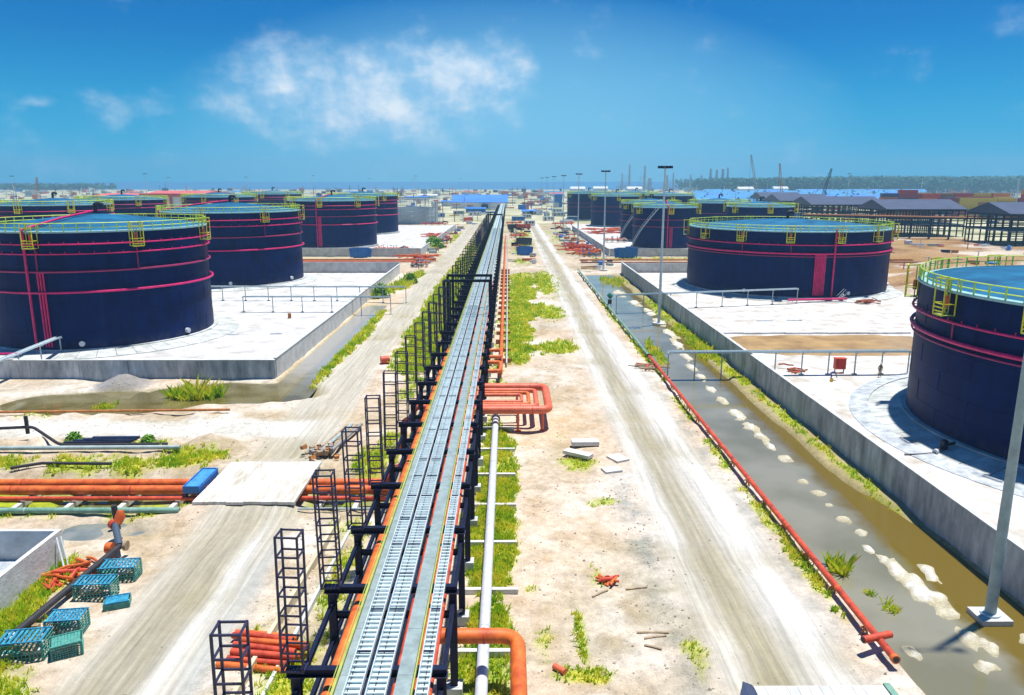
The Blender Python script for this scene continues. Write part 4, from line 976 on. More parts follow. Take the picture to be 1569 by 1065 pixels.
# retaining kerb of a small drain left of the rack
solo('drain_kerb', MB().bar((-12.9, 27.0, .12), (-12.0, 50.2, .12), .22, .75), mat('sandy_concrete', (.58, .50, .34), .9, var=.2), 'sandy concrete drain kerb running along the left of the rack', 'kerb')
solo('drain_kerb', MB().bar((-11.6, 27.0, .0), (-10.9, 49.8, .0), .18, .5), conc, 'second drain kerb, closer to the rack', 'kerb')

# ---------------------------------------------------------------- loose stock and debris on the left
def pipe_pile():
    rr = random.Random(11); a = math.radians(-9); c = Vector((-12.5, 34.7, 0)); u = Vector((math.cos(a), math.sin(a), 0)); v = Vector((-u.y, u.x, 0))
    k = 0
    for lay, n in ((0, 7), (1, 4)):
        for j in range(n):
            p = c+v*((j-(n-1)/2)*.44+rr.uniform(-.05, .05)); s = rr.uniform(-.5, .5); L = rr.uniform(1.5, 1.9)
            z = gz(p.x, p.y)+.16+lay*.30; aa = u*L+v*rr.uniform(-.12, .12)
            t = solo('stock_pipe', MB().path([p-aa+u*s+Vector((0, 0, z)), p+aa+u*s+Vector((0, 0, z))], .17, 12), redor if (j+lay) % 3 else orange,
                     ('lower' if lay == 0 else 'upper')+' layer, '+ordn(j)+' red pipe of the pile by the first lattice uprights', 'pipe', 'pile of short red pipes')
            me = MB().path([p+aa*1.001+u*s+Vector((0, 0, z)), p+aa*1.012+u*s+Vector((0, 0, z))], .13, 10); part('open_end', me, blackp, t)  # solid black disc painted in for the shade inside the pipe
pipe_pile()
def wire_crate(label, c, rz, L=2.1, Wd=1.25, Hh=1.0, m1=None, m2=None):
    m1, m2 = m1 or cage, m2 or cageg
    z = gz(c[0], c[1])+.02; t = thing('wire_crate', label, 'crate', (c[0], c[1], z), 'teal wire crates'); t.rotation_euler.z = rz
    def lp(name, mb, mt): o = bpy.data.objects.new(name, mb.mesh(name, mt)); link(o, t); return o
    for sx in (-1, 1):
        for sy in (-1, 1): lp('corner_post', MB().box((sx*(L/2-.03), sy*(Wd/2-.03), Hh/2), (.07, .07, Hh)), m2)
    for k in range(9): lp('top_slat', MB().box((-L/2+.12+k*(L-.24)/8, 0, Hh+.03), (.13, Wd, .05)), m1)
    for sy in (-1, 1): lp('top_rail', MB().box((0, sy*(Wd/2-.02), Hh+.075), (L+.04, .07, .05)), m1)
    for sy in (-1, 1):
        w = MB()
        for k in range(12): w.bar((-L/2+.08+k*(L-.16)/11, sy*Wd/2, 0), (-L/2+.08+k*(L-.16)/11, sy*Wd/2, Hh), .03)
        for k in range(6): w.bar((-L/2, sy*(Wd/2+.02), .06+k*(Hh-.1)/5), (L/2, sy*(Wd/2+.02), .06+k*(Hh-.1)/5), .03)
        o = lp('mesh_side', w, m2); o['kind'] = 'stuff'
    for sx in (-1, 1):
        w = MB()
        for k in range(7): w.bar((sx*L/2, -Wd/2+.08+k*(Wd-.16)/6, 0), (sx*L/2, -Wd/2+.08+k*(Wd-.16)/6, Hh), .03)
        for k in range(6): w.bar((sx*(L/2+.02), -Wd/2, .06+k*(Hh-.1)/5), (sx*(L/2+.02), Wd/2, .06+k*(Hh-.1)/5), .03)
        o = lp('mesh_end', w, m2); o['kind'] = 'stuff'
    rq = random.Random(int(c[0]*77+c[1]*13))
    for k in range(7): lp('packed_piece', MB().box((rq.uniform(-.3, .3)*L, rq.uniform(-.22, .22)*Wd, .12+rq.random()*Hh*.5), (L*rq.uniform(.2, .45), Wd*rq.uniform(.2, .5), .14), rq.uniform(-.3, .3), rq.uniform(-.25, .25)), (wood, m2, conc)[k % 3])
wire_crate('teal wire crate farthest from the camera by the black pipe', (-23.7, 42.6), .10, 2.1, 1.2, .85)
wire_crate('teal wire crate second farthest, green mesh sides showing', (-24.0, 40.4), .06, 2.1, 1.1, .95)
wire_crate('low green wire crate flattened beside the second crate', (-22.3, 39.4), .35, 1.3, .9, .35)
wire_crate('teal wire crate third from the far end, slatted top', (-23.7, 36.9), .12, 1.8, 1.2, .85)
wire_crate('large teal wire crate nearest the camera at the bottom left', (-24.6, 34.7), .16, 2.2, 1.3, 1.05)
wire_crate('half collapsed dark mesh crate at the road edge bottom left', (-22.6, 34.9), .5, 1.4, 1.1, .7, cageg, cageg)
def black_line():
    t = thing('black_pipeline', 'long black pipeline with orange ends beside the wire crates', 'pipe', (-25.5, 40, 0))
    part('run', MB().path([(-25.9, 35.8, .45), (-25.0, 45.2, .7)], .2, 14), blackp, t)
    part('end_cap', MB().path([(-26.0, 35.2, .43), (-25.9, 35.82, .45)], .215, 14), whitep, t)
    part('riser', MB().path([(-25.0, 45.2, .75), (-26.3, 47.3, 1.2)], .22, 14), mat('slate_pipe', (.06, .09, .13), .5), t)
    part('flange', MB().path([(-25.35, 45.0, .7), (-25.75, 45.0, .7)], .34, 16), orange, t)
    part('flange', MB().path([(-24.75, 45.3, .7), (-24.55, 45.3, .7)], .32, 16), wood, t)
    part('flange', MB().path([(-26.3, 47.3, 1.15), (-26.6, 47.5, 1.2)], .32, 16), redor, t)
    part('valve_body', MB().path([(-26.2, 47.4, 1.2), (-26.1, 47.7, 1.6), (-26.1, 47.8, 2.0)], [.26, .34, .2], 12), orange, t)
    for y in (37, 40.5, 44): part('timber_block', MB().box((-25.85+(y-36)*.095, y, .1), (.9, .3, .4)), wood, t)
black_line()
def pit():
    t = thing('concrete_pit', 'open square concrete pit with pale walls at the left edge', 'pit', (-33, 38, 0))
    x0, x1, y0, y1, h, th = -39, -28.3, 27, 44.8, 2.1, .28
    part('wall', MB().b2(x1-th, x1, y0, y1, -.5, h), concw, t, 'long side wall facing the road')  # whiter than the other pit walls: its sunlight is put into the colour
    part('wall', MB().b2(x0, x1-th-.002, y1-th, y1, -.5, h-.003), conc, t, 'back wall of the pit')
    part('wall', MB().b2(x0, x0+th, y0, y1-th-.002, -.5, h-.003), conc, t)
    part('wall', MB().b2(x0+th+.002, x1-th-.002, y0, y0+th, -.5, h-.003), conc, t)
    part('pit_floor', MB().b2(x0+th, x1-th, y0+th, y1-th, -.3, .12), concg, t)
    solo('leaning_ladder', MB().bar((-28.2, 44.0, 1.9), (-27.3, 43.0, .05), .09).bar((-28.05, 44.2, 1.9), (-27.15, 43.2, .05), .06), galv, 'thin galvanised angle leaning on the pit wall corner', 'steel angle')
pit()
def scrap(label, c, n, L, mt, seed, flat=.35, lname='scrap_heap'):
    """a heap of bent offcuts: each offcut is a part"""
    rr = random.Random(seed); z0 = gz(c[0], c[1]); t = thing(lname, label, 'scrap', (c[0], c[1], z0))
    for k in range(n):
        a = rr.uniform(-.6, .6)+(0 if rr.random() < .7 else 1.4); p = Vector((c[0]+rr.gauss(0, L*.28), c[1]+rr.gauss(0, L*.22), z0+rr.uniform(.06, flat)))
        d = Vector((math.cos(a), math.sin(a), rr.uniform(-.12, .12)))*L*rr.uniform(.25, .55)
        q = MB().path([p-d, p-d*.3+Vector((0, 0, rr.uniform(0, .12))), p+d*.3+Vector((0, 0, rr.uniform(-.05, .12))), p+d], rr.uniform(.05, .11)*(L/1.2)**.4, 7)
        part('offcut', q, mt if rr.random() < .75 else redor, t)
scrap('heap of orange pipe offcuts by the pit wall, nearer one', (-27.3, 41.7), 10, 2.0, orange, 4, .45)
scrap('heap of orange pipe offcuts by the pit wall, farther one', (-26.6, 43.2), 8, 1.9, orange, 5, .4)
scrap('bright orange heap of scrap strips on the open sand', (6.0, 42.2), 14, 1.1, orange, 6, .3)
solo('pipe_offcut', MB().path([(2.25, 33.5, .14), (2.75, 33.0, .16)], .17, 12), salmon, 'small orange pipe offcut alone on the sand near the bottom edge', 'pipe offcut')
solo('pipe_offcut', MB().path([(-16.9, 98.2, .5), (-15.9, 98.6, .5)], .52, 16), redor, 'fat red pipe offcut standing alone beside the left dirt road', 'pipe offcut')
for lab, c, d, rz in (('upper white concrete slab lying on the sand near the loop', (7.0, 66.3, .25), (2.5, 1.0, .38), .02), ('lower tilted white slab lying on the sand near the loop', (6.1, 63.5, .2), (2.6, .9, .3), -.62), ('flat pale slab half buried beside the gravel road edge', (9.5, 62.6, .1), (1.3, 1.6, .16), .5), ('broken pale slab piece in the weeds below the two slabs', (8.6, 59.9, .1), (1.5, 1.1, .14), .3)):
    solo('concrete_slab', MB().box(c, d, rz), concw, lab, 'slab', loc=(c[0], c[1], 0))
for lab, a, b in (('upper long brown plank on the sand left of the gravel road', (6.9, 36.8), (8.6, 36.7)), ('middle brown plank on the sand left of the gravel road', (7.2, 36.2), (8.4, 36.4)), ('lower slanting brown plank near the gravel road', (7.1, 35.6), (7.9, 35.1)), ('pale plank beside the orange scrap heap', (7.0, 41.4), (8.3, 41.6)), ('thin plank in the weeds below the scrap heap', (4.9, 40.5), (5.9, 41.2))):
    solo('plank', MB().bar((*a, gz(*a)+.06), (*b, gz(*b)+.07), .13, .05), wood, lab, 'plank', 'loose planks on the sand')
def log_pile():
    rr = random.Random(2)
    for k in range(4):
        x = -16.9+k*.45; solo('timber_log', MB().path([(x, 63.4, .35+.18*(k % 2)), (x+1.2, 71.0, .35+.15*(k % 2))], .16, 9), (wood, greyp, wood, gravelm)[k], ('leftmost', 'second', 'third', 'rightmost')[k]+' long pole of the pile beside the dirt road past the bridge', 'pole', 'poles beside the dirt road')
    t = thing('rubble_heap', 'brown rubble heap at the end of the poles past the bridge', 'rubble', (-16.6, 63.6, 0))
    for k in range(46):
        p = (-16.5+rr.gauss(0, .65), 63.7+rr.gauss(0, .55)); s = rr.uniform(.2, .5)
        part('stone', MB().box((*p, .15+rr.uniform(0, .55)), (s, s*rr.uniform(.6, 1), s*.7), rr.uniform(0, 3), rr.uniform(-.5, .5)), (wood, gravelm, rust)[k % 3], t)
log_pile()

# ---------------------------------------------------------------- right canal side
def canal_pipe():
    t = thing('canal_pipe', 'red-orange pipe running along the canal edge to an open end', 'pipe', (19.05, 33.4, 0))
    part('run', MB().path([(19.08, 33.5, .55), (18.95, 100, .60)], .19, 14), redor, t)
    part('open_end', MB().path([(19.08, 33.30, .55), (19.08, 33.52, .55)], .23, 14), orange, t)
    part('open_end_shade', MB().path([(19.08, 33.28, .55), (19.08, 33.31, .55)], .15, 12), blackp, t)  # solid black disc standing in for the shaded bore
    part('cross_pipe', MB().path([(18.1, 34.75, .72), (19.75, 35.25, .72)], .19, 14), redor, t)
    part('cross_pipe_shade', MB().path([(18.07, 34.74, .72), (18.11, 34.755, .72)], .15, 12), blackp, t)  # same black disc for the shade inside the cross pipe
    for k in range(16):
        y = 36.5+k*4.1
        part('stand', MB().bar((18.8, y, -.5), (19.05, y, .42), .10).bar((19.35, y, -.7), (19.05, y, .42), .10).bar((18.75, y, .34), (19.35, y, .34), .08), rust, t)
    for k in range(8): part('weld_collar', MB().path([(19.08-.002*(8*k), 40+8*k, .55+.00075*8*k), (19.08-.002*(8*k), 40.12+8*k, .55+.00075*8*k)], .205, 14), orange, t)
canal_pipe()
def green_line():
    t = thing('green_edge_pipe', 'pale green pipe along the canal edge beyond the red one', 'pipe', (18.9, 100, 0))
    part('run', MB().path([(18.95, 100.4, .6), (18.6, 204, .65)], .17, 10), greenp, t)
    part('flange', MB().path([(18.95, 100.2, .6), (18.95, 100.5, .6)], .26, 12), blackp, t)
    for k in range(20): part('stand', MB().box((18.93-.0034*(k*5), 103+k*5, .05), (.3, .2, .9)), greyp, t)
green_line()
def bridge_right():
    t = thing('deck_crossing', 'pale board deck crossing the gravel road at the bottom edge', 'deck', (14.6, 29, 0))
    z = gz(14, 31)+.12
    for k in range(12): part('deck_board', MB().b2(11.7+k*.52, 11.7+k*.52+.50, 22, 32.1, z, z+.12), concw if k % 3 else conc, t)
    part('edge_plate', MB().b2(17.98, 18.3, 22, 32.25, z-.3, z+.16), greenp, t)
    part('edge_plate', MB().add([(10.7, 31.0, 0), (11.68, 31.2, 0), (11.68, 32.2, z+.1), (11.2, 32.2, z+.3), (10.7, 24, 0), (11.68, 24, 0), (11.68, 24, z+.1), (11.2, 24, z+.3)], [(0, 1, 2, 3), (4, 7, 6, 5), (0, 3, 7, 4), (3, 2, 6, 7), (1, 5, 6, 2), (0, 4, 5, 1)]), shedroof, t)
bridge_right()
def lamp_mast(label, x, y, z0, h, r, near=False, group='light masts'):
    t = thing('light_mast', label, 'light mast', (x, y, z0), group)
    part('pole', MB().path([(x, y, z0+.3), (x, y, z0+h*.5), (x, y, z0+h)], [r, r*.75, r*.5], 14 if near else 8), galv if not near else greyp, t)
    part('base', MB().box((x, y, z0+.02), (1.7 if near else 1.9, 1.5 if near else 1.9, .62)), conc, t)
    if near: part('base_flange', MB().path([(x, y, z0+.33), (x, y, z0+.45)], r*1.7, 14), galv, t)
    if near:
        hd = part('unseen_head_arm', MB().bar((x-1.3, y, z0+h-.1), (x+1.3, y, z0+h-.1), .12), steel, t)  # head is out of view; shaped small so it casts less shadow
        for s in (-1, 1): part('floodlight', MB().box((x+s*1.3, y, z0+h), (.6, .35, .2)), steel, hd)
        return t
    hd = part('head_frame', MB().path(ring_pts((x, y), .8, z0+h-.1, n=10), .07, 5, closed=True).bar((x-1.2, y, z0+h-.1), (x+1.2, y, z0+h-.1), .12).bar((x, y-1.2, z0+h-.1), (x, y+1.2, z0+h-.1), .12), steel, t)
    for k in range(8):
        a = 2*PI*k/8; part('floodlight', MB().box((x+1.0*math.cos(a), y+1.0*math.sin(a), z0+h+.05), (.45, .3, .38), a), steel, hd)
    return t
lamp_mast('tall grey light mast rising from the brown water at the right edge', 26.9, 38.3, -.35, 26.0, .30, True)
for j, y in enumerate((128, 206, 284, 362, 440, 518, 596)):
    lamp_mast(('light mast standing in the canal left of the wide right tank', 'light mast in front of the lone tank on the right road', 'light mast third along the right road', 'light mast fourth along the right road', 'light mast fifth along the right road', 'light mast sixth along the right road', 'light mast farthest along the right road')[j], 25.7, y, -.35 if y < 200 else 0, 26.2, .27)
for j, (x, y) in enumerate(((-260, 560), (-300, 690), (-215, 640), (-190, 760), (-330, 520), (-160, 900), (-95, 800), (-60, 980), (-140, 1150), (245, 560), (330, 620), (420, 640), (500, 760), (300, 900))):
    lamp_mast(('far light mast left of the red-trimmed hall roof', 'far light mast second beyond the outer left tanks', 'far light mast right above the red-trimmed hall', 'far light mast behind the second left tank', 'far light mast over the outer left tank', 'far light mast beyond the third left tank', 'far light mast beyond the fourth left tank', 'far light mast above the long blue roof', 'faint light mast deep behind the left row', 'far light mast above the dark sheds', 'far light mast second above the dark sheds', 'far light mast left above the containers', 'far light mast right above the containers', 'faint light mast beyond the cyan camp')[j], x, y, 0, 27 if j % 3 else 29, .3)
def cable_bridge(label, pts, z, w=.55, step=3.3, zb=None, rail=False):
    a, b = Vector((*pts[0], z)), Vector((*pts[1], z)); d = b-a; L = d.length; d.normalize(); nn = Vector((-d.y, d.x, 0))
    t = thing('cable_bridge', label, 'cable bridge', (a.x, a.y, 0))
    part('deck', MB().bar(a, b, w, .10), galv, t)
    for s in (-1, 1): part('side_rail', MB().bar(a+nn*s*(w/2+.03)+Vector((0, 0, .1)), b+nn*s*(w/2+.03)+Vector((0, 0, .1)), .05, .22), galv, t)
    n = int(L/step)
    for k in range(n+1):
        p = a+d*(L*k/n); g = Z_PAD if (p.x > 30 or p.x < -28.9) else max(-.6, gz(p.x, p.y))
        if 29.3 < p.x < 30.3 or -29.1 < p.x < -28.2: continue
        q = part('post', MB().bar((p.x, p.y, g-.1), (p.x, p.y, z-.05), .13), greyp, t)
        part('cross_arm', MB().bar(p-nn*w*.7-Vector((0, 0, .1)), p+nn*w*.7-Vector((0, 0, .1)), .1), greyp, q)
        part('pad', MB().box((p.x, p.y, g+.05), (.5, .5, .22)), conc, q)
cable_bridge('grey cable bridge crossing canal and wall to the nearest right tank', ((19.6, 91), (49.5, 91.5)), 3.08, .6, 3.3)
cable_bridge('grey cable bridge crossing the canal to the wide right tank', ((19.9, 139), (56.5, 147.5)), 3.08, .5, 5.2)
cable_bridge('farther grey cable bridge from the left ditch to the second tank', ((-20.5, 151), (-62, 152)), 3.0, .4, 4.6)
cable_bridge('nearer grey cable bridge from the left ditch past the nearest tank', ((-21.5, 137.5), (-48.5, 138)), 3.0, .4, 4.8)
cable_bridge('short grey cable bridge over the bund wall at the left edge', ((-60.0, 82), (-61.5, 102.5)), 2.75, .55, 5)
longpipe('pipe', 'crimson pipe low on the bund wall at the left edge', 'pipe', [(-75, 92.0, 2.75), (-60.6, 92.2, 2.75)], .14, pink, 10)
longpipe('pipe', 'crimson pipe along the foot of the wide right tank', 'pipe', [(55, 148.3, .8), (67, 149.2, .9)], .22, pink, 10)
def stair_frame():
    t = thing('access_stair', 'small grey steel access stair at the foot of the wide right tank', 'stair', (66, 150, .2))
    for k in range(5): part('tread', MB().box((65.6+.25*k, 149.8, .4+.28*k), (.28, 1.0, .05)), galv, t)
    for y in (149.3, 150.3): part('stringer', MB().bar((65.4, y, .25), (66.8, y, 1.75), .08, .2), greyp, t); part('hand_rail', MB().bar((65.4, y, 1.2), (66.8, y, 2.75), .06), galv, t)
stair_frame()
def green_valve():
    t = thing('valve_stand', 'green covered valve stand at the canal edge by the second cable bridge', 'valve stand', (19.2, 143, 0))
    for s in (-.3, .3): part('leg', MB().bar((19.2+s, 143, -.2), (19.2+s*.6, 143, 1.7), .14), greyp, t)
    part('cover', MB().path([(18.85, 143, 2.2), (19.2, 143, 2.45), (19.6, 143, 2.2)], [.45, .62, .45], 10), mat('deep_green', (.01, .16, .09), .6), t)
    part('body', MB().box((19.2, 143, 1.3), (.7, .5, .8)), blackp, t)
green_valve()
def work_gang():
    skin = mat('skin', (.10, .055, .035), .6)
    khaki = mat('khaki_cloth', (.20, .14, .07), .9); bluec = mat('blue_cloth', (.05, .06, .22), .9); yel = mat('yellow_cloth', (.70, .42, .02), .9); hel = mat('white_helmet', (.7, .68, .6), .5)
    def body(name, loc, J, R, E, mt, label, rz=0):
        me = bpy.data.meshes.new(name); me.from_pydata(J, E, []); me.update()
        o = bpy.data.objects.new(name, me); link(o); o.location = loc; o.rotation_euler.z = rz
        sk = o.modifiers.new('skin', 'SKIN'); sk.use_smooth_shade = True
        for i, v in enumerate(me.skin_vertices[0].data): v.radius = (R[i], R[i]); v.use_root = (i == 0)
        sb = o.modifiers.new('sub', 'SUBSURF'); sb.levels = 1; sb.render_levels = 1
        me.materials.append(mt); o['label'] = label; o['category'] = 'person'
        return o
    def kid(name, mb, mt, p): o = bpy.data.objects.new(name, mb.mesh(name, mt)); link(o, p); return o
    def ball(c, r, sx=1., sz=1.):
        return MB().lathe([(r*math.sin(PI*k/8)*sx+1e-4, -r*math.cos(PI*k/8)*sz) for k in range(9)], c, 12)
    E = [(0,1),(1,2),(2,3),(2,4),(4,5),(5,6),(2,7),(7,8),(8,9),(0,10),(10,11),(11,12),(12,13),(0,14),(14,15),(15,16),(16,17)]
    R = [.15,.15,.14,.06,.065,.05,.035,.065,.05,.035,.09,.065,.045,.04,.09,.065,.045,.04]
    J = [(0,0,.95),(0,0,1.2),(0,0,1.42),(0,0,1.55),(-.21,0,1.40),(-.27,.03,1.12),(-.25,-.12,.88),(.21,0,1.40),(.28,.02,1.12),(.24,-.14,.90),(-.10,0,.88),(-.12,-.02,.48),(-.12,0,.09),(-.12,-.16,.04),(.10,0,.88),(.13,.03,.48),(.14,0,.09),(.14,-.16,.04)]
    p = body('person', (45.4, 90.1, Z_PAD), J, R, E, khaki, 'standing person in khaki clothes beside the muddy basin on the right')
    kid('head', ball((0, -.02, 1.66), .105, .85, 1.15), skin, p); kid('helmet', MB().lathe([(.16, 0), (.125, .02), (.11, .09), (.06, .13), (.001, .14)], (0, -.02, 1.69), 12), hel, p)
    for s in (-1, 1): kid('hand', MB().box((s*.25, -.15, .84), (.05, .06, .10)).box((s*.25, -.2, .86), (.02, .05, .03)), skin, p)
    Jb = [(0,0,.92),(0,-.25,1.02),(0,-.5,1.0),(0,-.62,.96),(-.2,-.5,.95),(-.22,-.58,.68),(-.16,-.66,.42),(.2,-.5,.95),(.22,-.6,.68),(.16,-.68,.42),(-.10,.02,.85),(-.13,-.10,.47),(-.13,.02,.09),(-.13,-.14,.04),(.10,.02,.85),(.14,-.08,.47),(.15,.05,.09),(.15,-.11,.04)]
    p = body('person', (38.8, 88.7, Z_PAD), Jb, R, E, bluec, 'person in dark blue bending over beside the grey cable bridge', 1.2)
    kid('head', ball((0, -.72, .93), .105, .85, 1.1), skin, p); kid('helmet', MB().lathe([(.15, 0), (.12, .03), (.08, .11), (.001, .14)], (0, -.74, .97), 12), yel, p)
    for s in (-1, 1): kid('hand', MB().box((s*.16, -.69, .36), (.05, .06, .10)).box((s*.13, -.72, .38), (.02, .05, .03)), skin, p)
    solo('yellow_bucket', MB().lathe([(.01, 0), (.16, 0), (.2, .4), (.18, .4), (.15, .03)], (38.6, 87.9, Z_PAD), 12), yel, 'yellow bucket at the feet of the bending person', 'bucket')
    t = thing('red_cabinet', 'red steel cabinet on the white sand behind the cable bridge', 'cabinet', (41.4, 91.9, Z_PAD))
    part('body', MB().box((41.4, 92.4, 1.35), (1.3, .7, 1.3)), redor, t); part('roof', MB().box((41.4, 92.4, 2.05), (1.45, .85, .08)), redor, t)
    for x in (40.85, 41.95): part('leg', MB().bar((x, 92.4, Z_PAD), (x, 92.4, .72), .1), steel, t)
    part('door', MB().box((41.4, 92.03, 1.35), (1.0, .03, 1.05)), mat('red_door', (.55, .02, .02), .5), t)
work_gang()
scrap('tangle of rusty bars on the white sand behind the canal wall', (35.8, 93.2), 16, 2.2, rebar, 9, .8)
scrap('tangle of red bars beside the wide tank foot on the right', (70.5, 147.5), 16, 3.0, rebar, 10, 1.2)
scrap('scatter of brown branches by the canal pipe start', (18.0, 95.5), 14, 2.6, wood, 12, .4)
solo('rusty_drum', MB().lathe([(.01, 0), (.3, 0), (.3, .9), (.01, .9)], (-38.3, 131.5, Z_PAD), 12), rust, 'rusty drum standing on the white bund floor left of the ditch', 'drum')
solo('dark_sump', MB().box((-43.5, 117, Z_PAD+.05), (2.4, .8, .12)), concg, 'long dark drain cover on the white bund floor', 'drain cover')
solo('dark_sump', MB().box((-36.5, 117.5, Z_PAD+.05), (1.8, .6, .12)), concg, 'short dark drain cover on the white bund floor', 'drain cover')
solo('drain_slot', MB().box((44, 128.6, Z_PAD+.05), (2.6, .5, .12)), concg, 'left dark drain slot in the white sand before the wide tank', 'drain cover')
solo('drain_slot', MB().box((49.2, 129, Z_PAD+.05), (2.6, .5, .12)), concg, 'right dark drain slot in the white sand before the wide tank', 'drain cover')
def sump(label, c):
    t = thing('pump_assembly', label, 'pump', (c[0], c[1], .3))
    part('suction_pipe', MB().path(corner([(c[0]+1.6, c[1]+.6, .9), (c[0]+.5, c[1], .95), (c[0]-.6, c[1]-.5, .5)], .4, 4), .13, 10), blackp, t)
    part('body', MB().box((c[0]+.35, c[1]+.05, .95), (.5, .4, .8), .4), steel, t)
    part('flange', MB().path([(c[0]-.55, c[1]-.45, .5), (c[0]-.75, c[1]-.6, .5)], .25, 12), whitep, t)
    part('hose', MB().path([(c[0]-.7, c[1]-.6, .45), (c[0]-2.0, c[1]-.7, .35), (c[0]-3.4, c[1]-.6, .3)], .07, 8), blackp, t)
sump('dark pump with hose on the apron of the nearest right tank', (38.0, 63.5))

# ---------------------------------------------------------------- plant further down the site
def skip(label, c, L, Wd, Hh, mt, rz=0.):
    z = max(0, gz(c[0], c[1])) if -28 < c[0] < 30 else .0
    t = thing('skip_container', label, 'skip', (c[0], c[1], z)); t.rotation_euler.z = rz
    def lp(name, mb, m_): o = bpy.data.objects.new(name, mb.mesh(name, m_)); link(o, t)
    lp('floor_plate', MB().box((0, 0, .2), (L-.5, Wd-.1, .1)), mt)
    for s in (-1, 1):
        lp('side_panel', MB().add([(-L/2+.3, s*Wd/2, .15), (L/2-.3, s*Wd/2, .15), (L/2, s*Wd/2, Hh), (-L/2, s*Wd/2, Hh), (-L/2+.3, s*(Wd/2-.08), .15), (L/2-.3, s*(Wd/2-.08), .15), (L/2, s*(Wd/2-.08), Hh), (-L/2, s*(Wd/2-.08), Hh)], [(0,1,2,3),(7,6,5,4),(3,2,6,7),(0,4,5,1),(0,3,7,4),(1,5,6,2)]), mt)
        lp('end_panel', MB().bar((s*(L/2-.3), 0, .15), (s*L/2, 0, Hh), Wd-.17, .08), mt)
        lp('rim', MB().box((0, s*(Wd/2+.03), Hh-.08), (L, .06, .16)), mt)
        for k in range(4): lp('rib', MB().box((-L/2+.7+k*(L-1.4)/3, s*(Wd/2+.04), Hh*.5), (.12, .08, Hh*.75)), mt)
skip('blue skip on the sand in front of the low wall on the right', (37.0, 240.5), 5.2, 2.6, 3.2, bluep)
skip('blue skip at the wall foot by the third left tank', (-47, 243), 5.0, 2.4, 3.0, bluep)
skip('bright blue skip in the middle strip beside the gravel road', (5.3, 250), 3.6, 2.2, 2.9, bluep)
skip('dark skip behind the bright blue one in the middle strip', (5.9, 290), 4.2, 2.2, 2.8, mat('slate_steel', (.05, .07, .10), .6))
def truck(label, c, rz, cabm, boxm, L=7.5):
    z = max(0, gz(c[0], c[1])); t = thing('truck', label, 'truck', (c[0], c[1], z), 'trucks and machines on the site'); t.rotation_euler.z = rz
    def lp(name, mb, m_, p=None): o = bpy.data.objects.new(name, mb.mesh(name, m_)); link(o, p or t); return o
    lp('chassis', MB().box((0, 0, .85), (L, .9, .3)), steel)
    cb = lp('cab', MB().add([(L/2-1.9, -1.15, .9), (L/2, -1.15, .9), (L/2, 1.15, .9), (L/2-1.9, 1.15, .9), (L/2-1.9, -1.1, 2.9), (L/2-.45, -1.1, 2.9), (L/2-.45, 1.1, 2.9), (L/2-1.9, 1.1, 2.9)], [(3,2,1,0),(4,5,6,7),(0,1,5,4),(1,2,6,5),(2,3,7,6),(3,0,4,7)]), cabm)
    lp('windscreen', MB().add([(L/2-.14, -.95, 1.75), (L/2-.14, .95, 1.75), (L/2-.42, .95, 2.75), (L/2-.42, -.95, 2.75)], [(0, 1, 2, 3)]), glassd, cb)
    lp('load_bed', MB().box((-1.1, 0, 1.95), (L-2.5, 2.3, 1.7)), boxm)
    for x in (L/2-1.1, -L/2+1.1, -L/2+2.3):
        for s in (-1, 1): lp('wheel', MB().path([(x, s*.75, .5), (x, s*1.12, .5)], .5, 14), blackp)
truck('red truck parked in the middle strip before the horizon', (7.4, 384), .1, redor, redor)
truck('black machine beside the red truck in the middle strip', (2.5, 384), .3, blackp, blackp, 6)
truck('dark truck far along the gravel road', (16.5, 560), 1.57, bluep, steel)
truck('white truck far left of the gravel road', (-23, 470), 1.5, wallw, wallw)
for j, (x, y, L, s, lab) in enumerate(((26, 258, 9, 20, 'heap of red and orange pipework left of the low right wall'), (24, 272, 8, 21, 'farther heap of orange pipework along the gravel road'), (40, 352, 9, 22, 'orange pipe stack in front of the lone right tank'), (49, 358, 9, 23, 'second orange pipe stack in front of the lone right tank'), (60, 352, 7, 24, 'orange pipe stack beside the rear narrow twin'), (-27.5, 232, 9, 26, 'heap of salmon pipework across the left road end'), (-31.5, 330, 8, 27, 'distant heap of red pipework by the left road'))):
    scrap(lab, (x, y), 22, L, (salmon, redor, orange)[j % 3], s, 2.6 if 2 <= j <= 4 else 1.8, 'pipework_heap')
for lab, y, x0, x1, z, r, mt in (('brown cross pipe passing in front of the third left tank wall', 227, -118, -26.5, .9, .28, rust), ('pinkish cross pipe beside the brown one on the left', 223, -118, -27, .8, .22, salmon), ('brown cross pipe in front of the low right wall', 226, 21, 120, .9, .28, rust), ('thin cross pipe nearer than the brown one on the right', 221, 21, 120, .7, .2, rebar)):
    longpipe('pipe', lab, 'pipe', [(x0, y, z), (x1, y, z)], r, mt, 10)
